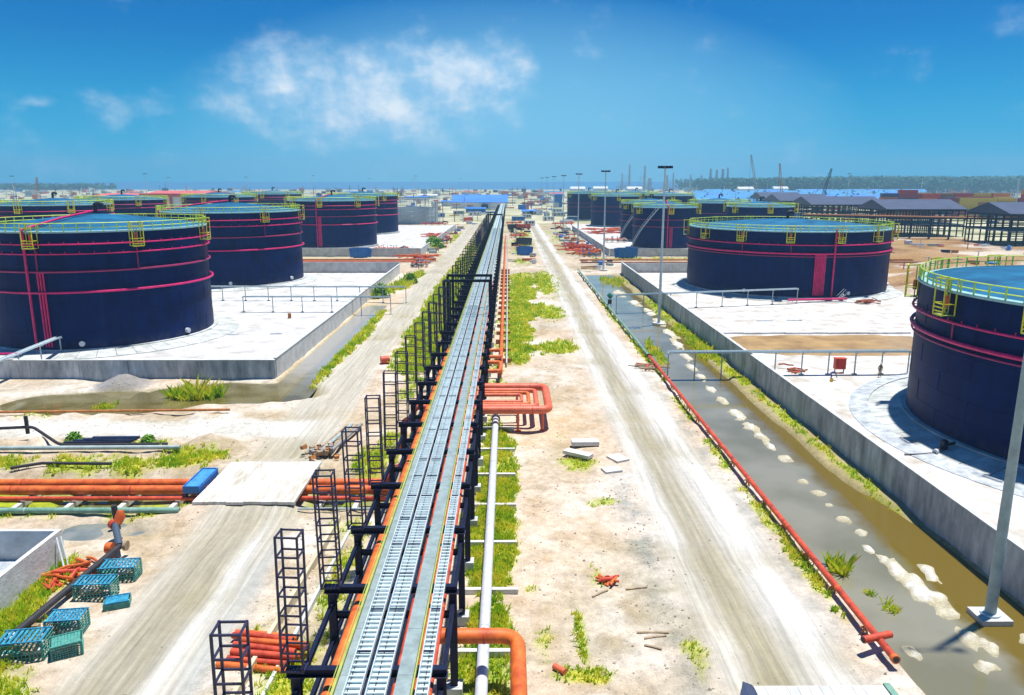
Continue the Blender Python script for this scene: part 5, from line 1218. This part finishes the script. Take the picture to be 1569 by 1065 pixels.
def manifold(label, x, y, L, seed, n=4):
    """a skid of parallel pipes with valves and hoops"""
    rr = random.Random(seed); z = max(0, gz(x, y)) if abs(x) < 30 else .2
    t = thing('pipe_manifold', label, 'manifold', (x, y, z), 'pipe manifolds down the site')
    mm = [salmon, redor, steel, greyp, orange]
    for k in range(n):
        yy = y+k*1.1; zz = z+.9+.3*(k % 2); m_ = rr.choice(mm)
        part('run', MB().path(corner([(x-L/2, yy, zz), (x+L*rr.uniform(.1, .3), yy, zz), (x+L*.35, yy, zz+rr.choice((0, 1.0))), (x+L/2, yy, zz+rr.choice((0, .6)))], .4, 3), rr.uniform(.14, .26), 8), m_, t)
        vx = x-L/2+rr.uniform(.2, .7)*L
        part('valve', MB().path([(vx-.35, yy, zz), (vx, yy, zz), (vx+.35, yy, zz)], [.2, .42, .2], 8).path([(vx, yy, zz), (vx, yy, zz+1.1)], .07, 6).path(ring_pts((vx, yy), .38, zz+1.1, n=10), .05, 5, closed=True), rr.choice((steel, redor, bluep)), t)
    for k in range(4):
        xx = x-L/2+L*(k+.5)/4
        part('hoop', MB().bar((xx, y-.6, z-.1), (xx, y-.6, z+1.9), .16).bar((xx, y+n*1.1-.4, z-.1), (xx, y+n*1.1-.4, z+1.9), .16).bar((xx, y-.6, z+.55), (xx, y+n*1.1-.4, z+.55), .16), steel if seed % 2 else rust, t)
ML = ['pipe manifold behind the farther orange heap', 'dark and red manifold left of the low right wall', 'manifold at the corner of the low right wall', 'manifold beside the gravel road before the lone tank', 'manifold at the far end of the left ditch road', 'manifold on the left bund floor by the third tank', 'manifold in the middle strip past the skips', 'manifold at the foot of the far left wall', 'manifold deep in the middle strip before the rack end', 'manifold right of the far gravel road', 'manifold on the far right bund floor', 'manifold below the scaffolded tank', 'manifold left of the scaffolded tank', 'manifold far right behind the narrow twins']
for k, (x, y, L) in enumerate(((24, 283, 9), (27, 247, 7), (24.5, 236, 7), (25, 335, 10), (-25, 214, 5), (-40, 258, 12), (4, 330, 7), (-25, 300, 6), (3, 430, 9), (30, 420, 12), (42, 300, 9), (-40, 420, 14), (-84, 440, 16), (74, 352, 14))): manifold(ML[k], x, y, L, 40+k, 3+k % 3)
def cabin(label, x, y, L, mt):
    t = thing('site_cabin', label, 'cabin', (x, y, 0), 'site cabins and stores down the strip')
    part('body', MB().b2(x, x+L, y, y+2.6, .25, 2.7), mt, t); part('roof', MB().b2(x-.1, x+L+.1, y-.1, y+2.7, 2.7, 2.82), galv, t)
    part('door', MB().b2(x+L*.15, x+L*.15+.9, y-.05, y-.01, .3, 2.3), glassd, t)
    for q in (.45, .7): part('window', MB().b2(x+L*q, x+L*q+1.1, y-.05, y-.01, 1.3, 2.2), glassd, t)
    for q in (.1, .9): part('skid', MB().b2(x+L*q-.15, x+L*q+.15, y, y+2.6, 0, .25), steel, t)
CB = [(8.5, 420, 6, 'white'), (2, 470, 8, 'blue'), (9, 500, 6, 'white'), (21, 470, 7, 'white'), (30, 530, 9, 'grey'), (36, 470, 6, 'blue'), (-28, 540, 9, 'white'), (-40, 560, 8, 'grey'), (-52, 520, 9, 'blue'), (34, 600, 8, 'white'), (60, 570, 10, 'grey'), (-70, 600, 11, 'white')]
for k, (x, y, L, cnm) in enumerate(CB): cabin(cnm+' site cabin, '+ordn(k).replace('nearest', 'first')+' of those scattered beyond the last tanks', x, y, L, {'white': wallw, 'blue': bluep, 'grey': greyp}[cnm])
def bush(label, c, r, h, seed, mt=None):
    rr = random.Random(seed); z = max(0, gz(c[0], c[1])) if abs(c[0]) < 30 else 0
    t = thing('bush', label, 'bush', (c[0], c[1], z))
    st = MB()
    for k in range(5): a = rr.uniform(0, 6.3); st.path([(c[0], c[1], z), (c[0]+r*.4*math.cos(a), c[1]+r*.4*math.sin(a), z+h*.6)], [.08, .03], 5)
    part('stem', st, wood, t)
    lf = MB()
    for k in range(700):
        a, b = rr.uniform(0, 6.3), math.acos(rr.uniform(-.2, 1)); q = r*(.45+.55*rr.random()**.5)*(1+.25*math.sin(3*a+seed))
        p = Vector((c[0]+q*math.sin(b)*math.cos(a), c[1]+q*math.sin(b)*math.sin(a), z+h*.12+h*.88*math.cos(b)*(.5+.5*rr.random())))
        u = Vector((rr.gauss(0, 1), rr.gauss(0, 1), rr.gauss(0, .6))).normalized()*.17*r; v = u.cross(Vector((rr.gauss(0, 1), rr.gauss(0, 1), rr.gauss(0, 1)))).normalized()*.09*r
        lf.add([p-u, p+v, p+u, p-v], [(0, 1, 2, 3)])
    o = part('crown', lf, MATS['leafy'] if mt is None else mt, t)
leafy = mat('leafy', (.07, .34, .012), .6, var=.5, scale=1.5, col2=(.24, .50, .02))
bush('round bright green bush by the left road wall past the third tank', (-27.2, 277), 3.2, 4.6, 1)
bush('dark green bush at the end of the left ditch under the cable bridge', (-26.6, 157), 1.7, 3.2, 2)
bush('green bush on the bank behind the left ditch end', (-23.6, 181), 1.8, 2.4, 3)
bush('small round bush between the sand heap and branch road', (-40.0, 66.9), .75, 1.2, 4)
bush('small bush among the weeds right of the dark steel sections', (-33.3, 67.0), .6, .9, 5)

# ---------------------------------------------------------------- buildings and far site
def hall(name, label, x0, x1, y0, y1, h, rise, wallm, roofm, cat='hall', bays=8, trim=None, axis='x', windows=True, group=None, open_side=False):
    t = thing(name, label, cat, ((x0+x1)/2, y0, 0), group)
    if not open_side: part('wall', MB().b2(x0, x1, y0, y1, 0, h), wallm, t)
    r = MB(); o = .6
    if axis == 'x':
        ym = (y0+y1)/2; r.add([(x0-o, y0-o, h-.1), (x1+o, y0-o, h-.1), (x1+o, ym, h+rise), (x0-o, ym, h+rise), (x0-o, y1+o, h-.1), (x1+o, y1+o, h-.1),
               (x0-o, y0-o, h-.35), (x1+o, y0-o, h-.35), (x1+o, y1+o, h-.35), (x0-o, y1+o, h-.35)], [(0, 1, 2, 3), (3, 2, 5, 4), (6, 7, 1, 0), (8, 9, 4, 5), (1, 7, 8, 5, 2), (0, 3, 4, 9, 6), (9, 8, 7, 6)])
    else:
        xm = (x0+x1)/2; r.add([(x0-o, y0-o, h-.1), (xm, y0-o, h+rise), (x1+o, y0-o, h-.1), (x0-o, y1+o, h-.1), (xm, y1+o, h+rise), (x1+o, y1+o, h-.1),
               (x0-o, y0-o, h-.35), (x1+o, y0-o, h-.35), (x1+o, y1+o, h-.35), (x0-o, y1+o, h-.35)], [(0, 1, 4, 3), (1, 2, 5, 4), (6, 7, 2, 1, 0), (8, 9, 3, 4, 5), (7, 8, 5, 2), (9, 6, 0, 3), (9, 8, 7, 6)])
    part('roof', r, roofm, t)
    if windows and not open_side:
        w = (x1-x0)/bays
        for k in range(bays): part('window', MB().b2(x0+w*(k+.2), x0+w*(k+.8), y0-.08, y0-.01, h*.35, h*.7), glassd, t)
    if trim:
        part('fascia', MB().b2(x0-.7, x1+.7, y0-.9, y0-.65, h-1.6, h+.3), trim, t)
        for k in range(3): x = x0+(x1-x0)*k/2; part('column', MB().b2(x-.7, x+.7, y0-.7, y0-.15, 0, h-1.6), trim, t)
    return t
hall('steel_hall', 'pale hall with red fascia behind the outer left tanks, front block', -222, -186, 470, 520, 16.2, 1.6, wallw, redroof, 'hall', 6, redroof, windows=False)
hall('steel_hall', 'longer low wing of the red-trimmed hall, to its left', -256, -223.5, 475, 520, 14.8, 1.5, wallw, redroof, 'hall', 6, redroof, windows=False)
hall('long_shed', 'long building with a bright blue roof at the end of the rack', -50, -1, 690, 730, 5.6, 6.2, wallw, blueroof, 'shed', 10, windows=False)
hall('long_shed', 'small dark blue shed in front of the long blue roof', -33, -18, 600, 610, 3.0, 1.0, bluep, bluep, 'shed', 4, windows=False)
hall('long_shed', 'small light blue cabin right of the rack end', 10, 24, 560, 567, 2.6, 1.0, wallw, blueroof, 'cabin', 5)
hall('long_shed', 'dark blue tower cabin standing beside the far gravel road', 43, 50, 720, 728, 12, .5, bluep, bluep, 'cabin', 2, windows=False)
def pipe_shed(label, x0, x1, y0, y1, h, rise, seed):
    """open steel shelter: posts, beams, louvre deck, dark roof"""
    t = hall('open_shelter', label, x0, x1, y0, y1, h, rise, None, shedroof, 'shelter', open_side=True, axis='y', group='dark roofed open shelters')
    n = int((y1-y0)/7)
    for k in range(n+1):
        y = y0+(y1-y0)*k/n
        for x in (x0, (x0+x1)/2, x1):
            part('post', MB().bar((x, y, 0), (x, y, h-.3), .45), steel, t)
        part('beam', MB().bar((x0, y, h-.6), (x1, y, h-.6), .3, .6), steel, t)
        part('beam', MB().bar((x0, y, h*.55), (x1, y, h*.55), .25, .4), steel, t)
    for x in (x0, x1):
        for z in (h-1.8, h*.72, h*.55, h*.3): part('rail', MB().bar((x, y0, z), (x, y1, z), .2, .3), steel, t)
    part('deck', MB().b2(x0+.2, x1-.2, y0, y1, h*.55+.2, h*.55+.4), greyp, t)
SH = [('rightmost dark roofed open shelter, cut by the frame edge', 186, 216, 285, 312), ('dark roofed open shelter second from the right edge', 164, 198, 334, 362), ('dark roofed open shelter in the middle of the row', 158, 196, 402, 432), ('dark roofed open shelter fourth from the right edge', 168, 200, 478, 508), ('small dark roofed open shelter farthest left of the row', 184, 214, 560, 590)]
def shelter(label, x0, x1, y0, y1):
    h, rise = 12.0, 3.8
    t = hall('open_shelter', label, x0, x1, y0, y1, h, rise, None, shedroof, 'shelter', open_side=True, axis='x', group='dark roofed open shelters')
    n = int((x1-x0)/2.8)
    for k in range(n+1):
        x = x0+(x1-x0)*k/n
        for y in (y0, (y0+y1)/2, y1): part('post', MB().bar((x, y, 0), (x, y, h-.3), .38), steel, t)
        part('beam', MB().bar((x, y0, h-.7), (x, y1, h-.7), .3, .7), steel, t)
    for y in (y0, (y0+y1)/2, y1):
        for z in (h-2.2, h*.66, h*.58, h*.42, h*.22): part('rail', MB().bar((x0, y, z), (x1, y, z), .25, .35), steel, t)
    part('deck', MB().b2(x0+.2, x1-.2, y0, y1, h*.42+.2, h*.42+.4), greyp, t)
for s in SH: shelter(*s)
def portal_row():
    t = thing('pipe_gantry', 'long dark steel gantry linking the open shelters on the right', 'gantry', (140, 330, 0))
    for k in range(16):
        x, y = 132+k*6.2, 345-k*3.6
        part('frame', MB().bar((x, y, 0), (x, y, 8.6), .4).bar((x+2.6, y+4.2, 0), (x+2.6, y+4.2, 8.6), .4).bar((x, y, 8.4), (x+2.6, y+4.2, 8.4), .4, .5).bar((x, y, 5.2), (x+2.6, y+4.2, 5.2), .3, .4), steel, t)
    for z in (8.7, 5.5):
        for o in ((0, 0), (2.6, 4.2)): part('runner', MB().bar((132+o[0], 345+o[1], z), (225+o[0], 291+o[1], z), .3, .4), steel, t)
    for q in range(3): part('pipe', MB().path([(132.6+q*.8, 346+q*1.2, 9.1), (225.6+q*.8, 292+q*1.2, 9.1)], .3, 8), (rust, steel, rust)[q], t)
portal_row()
def container(x, y, z, mt, label, rz=0.):
    me = CONT.get(mt.name)
    if me is None:
        b = MB().box((0, 0, 1.3), (12.1, 2.40, 2.56))
        for k in range(24):
            b.box((-5.75+k*.5, -1.22, 1.3), (.22, .06, 2.3)); b.box((-5.75+k*.5, 1.22, 1.3), (.22, .06, 2.3))
        CONT[mt.name] = me = b.mesh('body', mt)
        CONT['d'] = MB().box((6.09, 0, 1.3), (.06, 2.2, 2.3)).box((6.13, -.4, 1.3), (.05, .06, 2.3)).box((6.13, .4, 1.3), (.05, .06, 2.3)).mesh('door', steel)
    t = thing('shipping_container', label, 'container', (x, y, z), 'stacked shipping containers'); t.rotation_euler.z = rz
    for nm, m_ in (('body', me), ('door', CONT['d'])): o = bpy.data.objects.new(nm, m_); link(o, t)
CONT = {}
cm = [mat('cont_red', (.45, .05, .03), .6), mat('cont_orange', (.62, .20, .04), .6), mat('cont_yellow', (.62, .44, .03), .6), mat('cont_navy', (.03, .07, .16), .6), mat('cont_maroon', (.25, .03, .06), .6)]
cn = ['red', 'orange', 'yellow', 'navy', 'maroon']
rc = random.Random(12)
for col in range(14):
    row = col // 7; cx_ = (258 if row == 0 else 262)+(col % 7)*13.0
    for lev in range(rc.choice((5, 6, 6, 7)) if row == 0 else 6):
        k = rc.choice((0, 0, 1, 2, 2, 3, 4)) if col % 7 > 2 else rc.choice((0, 1, 1, 3, 4))
        container(cx_, 500+row*34+rc.uniform(-3, 3), lev*2.62, cm[k], cn[k]+' container, level '+('one', 'two', 'three', 'four', 'five', 'six', 'seven')[lev]+' of the '+ordn(col % 7).replace('nearest', 'leftmost')+(' front' if row == 0 else ' rear')+' stack behind the shelters', 0)
# camp of blue roofed cabins
hr = random.Random(8); q = 0
for row in range(7):
    for col in range(15):
        y = (760, 860, 980, 1120, 1280, 1450, 1520)[row]+hr.uniform(-10, 10); px = (1062 if row < 5 else 1080)+(1410-1062)*(col+hr.uniform(.2, .8))/15; x = (px-779)/1194*y
        L = y*22/1194*hr.uniform(.7, 1.0); ins = hr.random() < .15
        hall('camp_cabin', ('cyan' if not ins else 'deep blue')+' roofed camp hall, row '+('one', 'two', 'three', 'four', 'five', 'six', 'seven')[row]+' from the front, '+ordn(col).replace('nearest', 'first')+' from the left', x-L/2, x+L/2, y, y+24, 4.6, 4.2, wallw, blueroof if ins else cyanroof, 'hall', 3, group='blue roofed camp halls', windows=(row < 2))
def crane(label, x, y, h, lean, mt, base=8):
    t = thing('crawler_crane', label, 'crane', (x, y, 0), 'crawler cranes on the skyline')
    for s in (-2.4, 2.4): part('track', MB().box((x+s, y, .8), (1.3, base, 1.6)), steel, t)
    part('house', MB().box((x, y+1, 3.0), (4.4, 6, 2.6)), mt, t)
    part('cab', MB().box((x+2.6, y-1.6, 2.9), (1.4, 2.2, 2.4)), glassd, t)
    b = MB(); tip = Vector((x+lean, y-3, h)); bs = Vector((x, y-2.5, 3.2)); w = 1.1
    cs = [(-w, -w), (w, -w), (w, w), (-w, w)]; n = 14
    pr = None
    for k in range(n+1):
        f = k/n; s = 1-.55*f; ring = [bs.lerp(tip, f)+Vector((a*s, c_*s, 0)) for a, c_ in cs]
        for i in range(4): b.bar(ring[i], ring[(i+1) % 4], .10)
        if pr:
            for i in range(4): b.bar(pr[i], ring[i], .18); b.bar(pr[i], ring[(i+1) % 4], .09)
        pr = ring
    part('lattice_boom', b, mt, t)
    part('mast', MB().bar((x, y+2, 4), (x-lean*.15, y+7, h*.38), .5), mt, t)
    part('hoist_line', MB().bar(tip, (tip.x, tip.y, h*.35), .12).bar(tip, (x-lean*.15, y+7, h*.38), .12), steel, t)
crane('red lattice crane standing beyond the outer left tank', -400, 660, 27, 4, craney)
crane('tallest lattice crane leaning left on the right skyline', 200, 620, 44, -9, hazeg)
crane('pale lattice crane between the tall one and the shelters', 226, 640, 38, -5, craney)
crane('dark lattice crane leaning right above the shelters', 236, 590, 33, 7, steel)
rp = random.Random(31)
def far_plant():
    for k in range(16):
        x = 300+k*19+rp.uniform(-8, 8); y = 2000+rp.uniform(-150, 150); h = rp.choice((34, 42, 58, 66, 48)); r = rp.uniform(2.2, 4.5)
        t = thing('process_column', 'hazy process column of the distant plant, '+ordn(k).replace('nearest', 'first')+' from the left', 'column', (x, y, 0), 'distant process plant')
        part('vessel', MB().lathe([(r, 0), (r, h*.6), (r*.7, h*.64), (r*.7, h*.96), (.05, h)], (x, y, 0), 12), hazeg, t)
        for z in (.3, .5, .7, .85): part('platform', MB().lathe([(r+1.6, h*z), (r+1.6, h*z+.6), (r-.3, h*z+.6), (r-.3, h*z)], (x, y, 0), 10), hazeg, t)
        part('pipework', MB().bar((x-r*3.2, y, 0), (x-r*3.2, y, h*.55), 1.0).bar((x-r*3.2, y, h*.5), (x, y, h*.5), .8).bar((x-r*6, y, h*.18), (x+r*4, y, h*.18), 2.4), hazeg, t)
    for k, (x, y) in enumerate(((120, 1500), (170, 1550), (230, 1500), (430, 1450), (520, 1520))):
        hall('far_shed', 'tiny white shed below the distant plant, '+ordn(k).replace('nearest', 'first')+' from the left', x, x+28, y, y+16, 10, 4, wallw, wallw, 'shed', 4, windows=False, group='distant white sheds')
far_plant()
# low camp, stores and stock scattered over the pale land before the sea
rs = random.Random(77)
for k in range(46):
    y = rs.uniform(560, 1500); px = rs.uniform(150, 1050); x = (px-779)/1194*y
    if -12 < x < 28 or (x < -100 and y < 620): continue
    L = rs.uniform(10, 34); m_ = rs.choice((wallw, wallw, blueroof, shedroof, redroof, cyanroof))
    hall('store_building', {wallw.name: 'white', blueroof.name: 'blue', shedroof.name: 'grey', redroof.name: 'red', cyanroof.name: 'cyan'}[m_.name]+' roofed store on the far pale land, '+ordn(k).replace('nearest', 'first')+' of the scattered stores', x-L/2, x+L/2, y, y+12, rs.uniform(3, 5), rs.uniform(.8, 2), wallw, m_, 'store', 4, windows=False, group='scattered far stores')
# forest: one mass of crowns on a low rise at the right, a thin line elsewhere
def forest():
    rr = np.random.default_rng(3); V, F = [], []
    def crown(x, y, z, r, h):
        for k in range(14):
            u = rr.normal(0, 1, 3); u /= np.linalg.norm(u); c = np.array((x, y, z+h*.62))+u*np.array((r*.65, r*.65, h*.34)); s = r*rr.uniform(.25, .5)
            n = u+rr.normal(0, .35, 3); a = np.cross(n, (0, 0, 1.)); a /= np.linalg.norm(a)+1e-6; b = np.cross(n, a); b /= np.linalg.norm(b)+1e-6
            i = len(V); V.extend([tuple(c-a*s-b*s*.6), tuple(c+a*s-b*s*.3), tuple(c+a*s*.5+b*s), tuple(c-a*s*.7+b*s*.8)]); F.append((i, i+1, i+2, i+3))
        i = len(V); V.extend([(x-.5, y, z-3), (x+.5, y, z-3), (x, y, z+h*.6)]); F.append((i, i+1, i+2))
    for k in range(9000):
        t = rr.random(); y = 1600+rr.random()**1.3*560; x = 470+t*1300+rr.uniform(-20, 20); up = 6*min(1, max(0, (x-430)/500)); crown(x, y, up*(y-1550)/400, rr.uniform(4, 8), rr.uniform(18, 33))
    for k in range(900):
        x = rr.uniform(-2200, -1150); y = rr.uniform(2100, 2290); crown(x, y, 0, rr.uniform(7, 12), rr.uniform(12, 20))
    me = bpy.data.meshes.new('forest'); me.from_pydata(V, [], F); me.update()
    me.materials.append(mat('hazed_foliage', (.03, .14, .09), .7, var=.5, scale=.02, col2=(.05, .20, .11), spec=.1))  # bluish green puts distance haze into the crown colour
    o = bpy.data.objects.new('forest', me); link(o); o['kind'] = 'stuff'; o['label'] = 'dark green forest along the far shore'; o['category'] = 'forest'
forest()

# ---------------------------------------------------------------- far construction clutter: nobody could count it
def clutter():
    rr = random.Random(55)
    sets = [('pale', wallw), ('rusty', rust), ('grey', greyp), ('dark', steel), ('orange', salmon), ('blue', blueroof)]
    mbs = [MB() for _ in sets]
    def drop(x, y, big):
        k = rr.choice((0, 0, 1, 1, 2, 2, 3, 4, 5)); m = mbs[k]; q = rr.random()
        if q < .45: w = rr.uniform(1, 5)*big; hh = rr.uniform(.5, 2.6)*big; m.box((x, y, hh/2), (w, rr.uniform(1, 3)*big, hh), rr.uniform(0, 3))
        elif q < .8:
            a = rr.uniform(-.4, .4); L = rr.uniform(3, 9)*big
            for j in range(rr.randint(2, 5)): m.bar((x-L/2*math.cos(a), y-L/2*math.sin(a)+j*.7, .3+.3*(j % 2)), (x+L/2*math.cos(a), y+L/2*math.sin(a)+j*.7, .3+.3*(j % 2)), .45*big)
        else: m.bar((x, y, 0), (x, y, rr.uniform(2, 6)*big), .3*big); m.bar((x-2*big, y, 2.5*big), (x+2*big, y, 2.5*big), .3*big)
    for k in range(1500):
        y = 430*(4.6**(rr.random()**.8)); x = (rr.uniform(-20, 1590)-779)/1194*y
        if -10 < x < 19 and y < 660: continue
        if y > 2150: continue
        drop(x, y, 1+y/900)
    for k in range(170): drop(rr.uniform(86, 180), rr.uniform(112, 300), .7)
    for k in range(60): drop(rr.uniform(21, 30), rr.uniform(208, 400), .55)
    for k in range(50): drop(rr.uniform(-27, -23.6), rr.uniform(205, 420), .5)
    for k in range(40): drop(rr.uniform(1, 9), rr.uniform(215, 420), .5)
    for (nm, m_), mb in zip(sets, mbs):
        o = struct('site_clutter', mb, m_, 'stuff'); o['label'] = nm+' stacks and steelwork of the far building site'; o['category'] = 'clutter'
clutter()
# ---------------------------------------------------------------- pebbles and clods
def pebbles():
    rr = np.random.default_rng(9); V, F = [], []
    oct_ = np.array([(1,0,0),(-1,0,0),(0,1,0),(0,-1,0),(0,0,.7),(0,0,-.7)]); of = [(0,2,4),(2,1,4),(1,3,4),(3,0,4),(2,0,5),(1,2,5),(3,1,5),(0,3,5)]
    x = np.concatenate([rr.uniform(-24, -8.6, 2600), rr.uniform(.4, 19, 3800), rr.uniform(-50, -20, 1500), rr.normal(9.2, .9, 900), rr.normal(-12, 1.2, 900)])
    y = np.concatenate([rr.uniform(24, 95, 2600), rr.uniform(24, 100, 3800), rr.uniform(58, 90, 1500), rr.uniform(26, 60, 900), rr.uniform(27, 50, 900)])
    keep = (np.maximum(road_r(x, y), road_l(x, y)) < rr.uniform(.1, 1.1, len(x))) & (fbm(x, y, 2.5, 3, 71) > rr.uniform(.3, .62, len(x)))
    x, y = x[keep], y[keep]; z = height(x, y)
    for i in range(len(x)):
        if z[i] < WATER_Z: continue
        s = .02+.09*rr.random()**4; q = oct_*s*rr.uniform(.6, 1.3, (6, 3))+np.array((x[i], y[i], z[i]+s*.3)); n = len(V)
        V.extend(map(tuple, q)); F.extend(tuple(j+n for j in t) for t in of)
    me = bpy.data.meshes.new('pebbles'); me.from_pydata(V, [], F); me.update(); me.materials.append(mat('pebble_stone', (.36, .30, .22), .9, var=.4, scale=.9, col2=(.66, .58, .46)))
    o = bpy.data.objects.new('pebbles', me); link(o); o['kind'] = 'stuff'; o['label'] = 'pebbles and clods strewn over the sand'; o['category'] = 'pebbles'
pebbles()
# ---------------------------------------------------------------- humid air
hz_o = struct('haze', MB().b2(-3400, 3400, -700, 2600, -2.0, 90), None, 'stuff')
hm = bpy.data.materials.new('humid_air'); hm.use_nodes = True; hn = hm.node_tree.nodes; hl = hm.node_tree.links
hn.remove(hn['Principled BSDF']); pv = hn.new('ShaderNodeVolumePrincipled'); pv.inputs['Color'].default_value = (.45, .80, 1, 1); pv.inputs['Density'].default_value = .00030; pv.inputs['Anisotropy'].default_value = .2
hl.new(pv.outputs[0], hn['Material Output'].inputs['Volume']); hz_o.data.materials.append(hm)
bpy.context.view_layer.update()
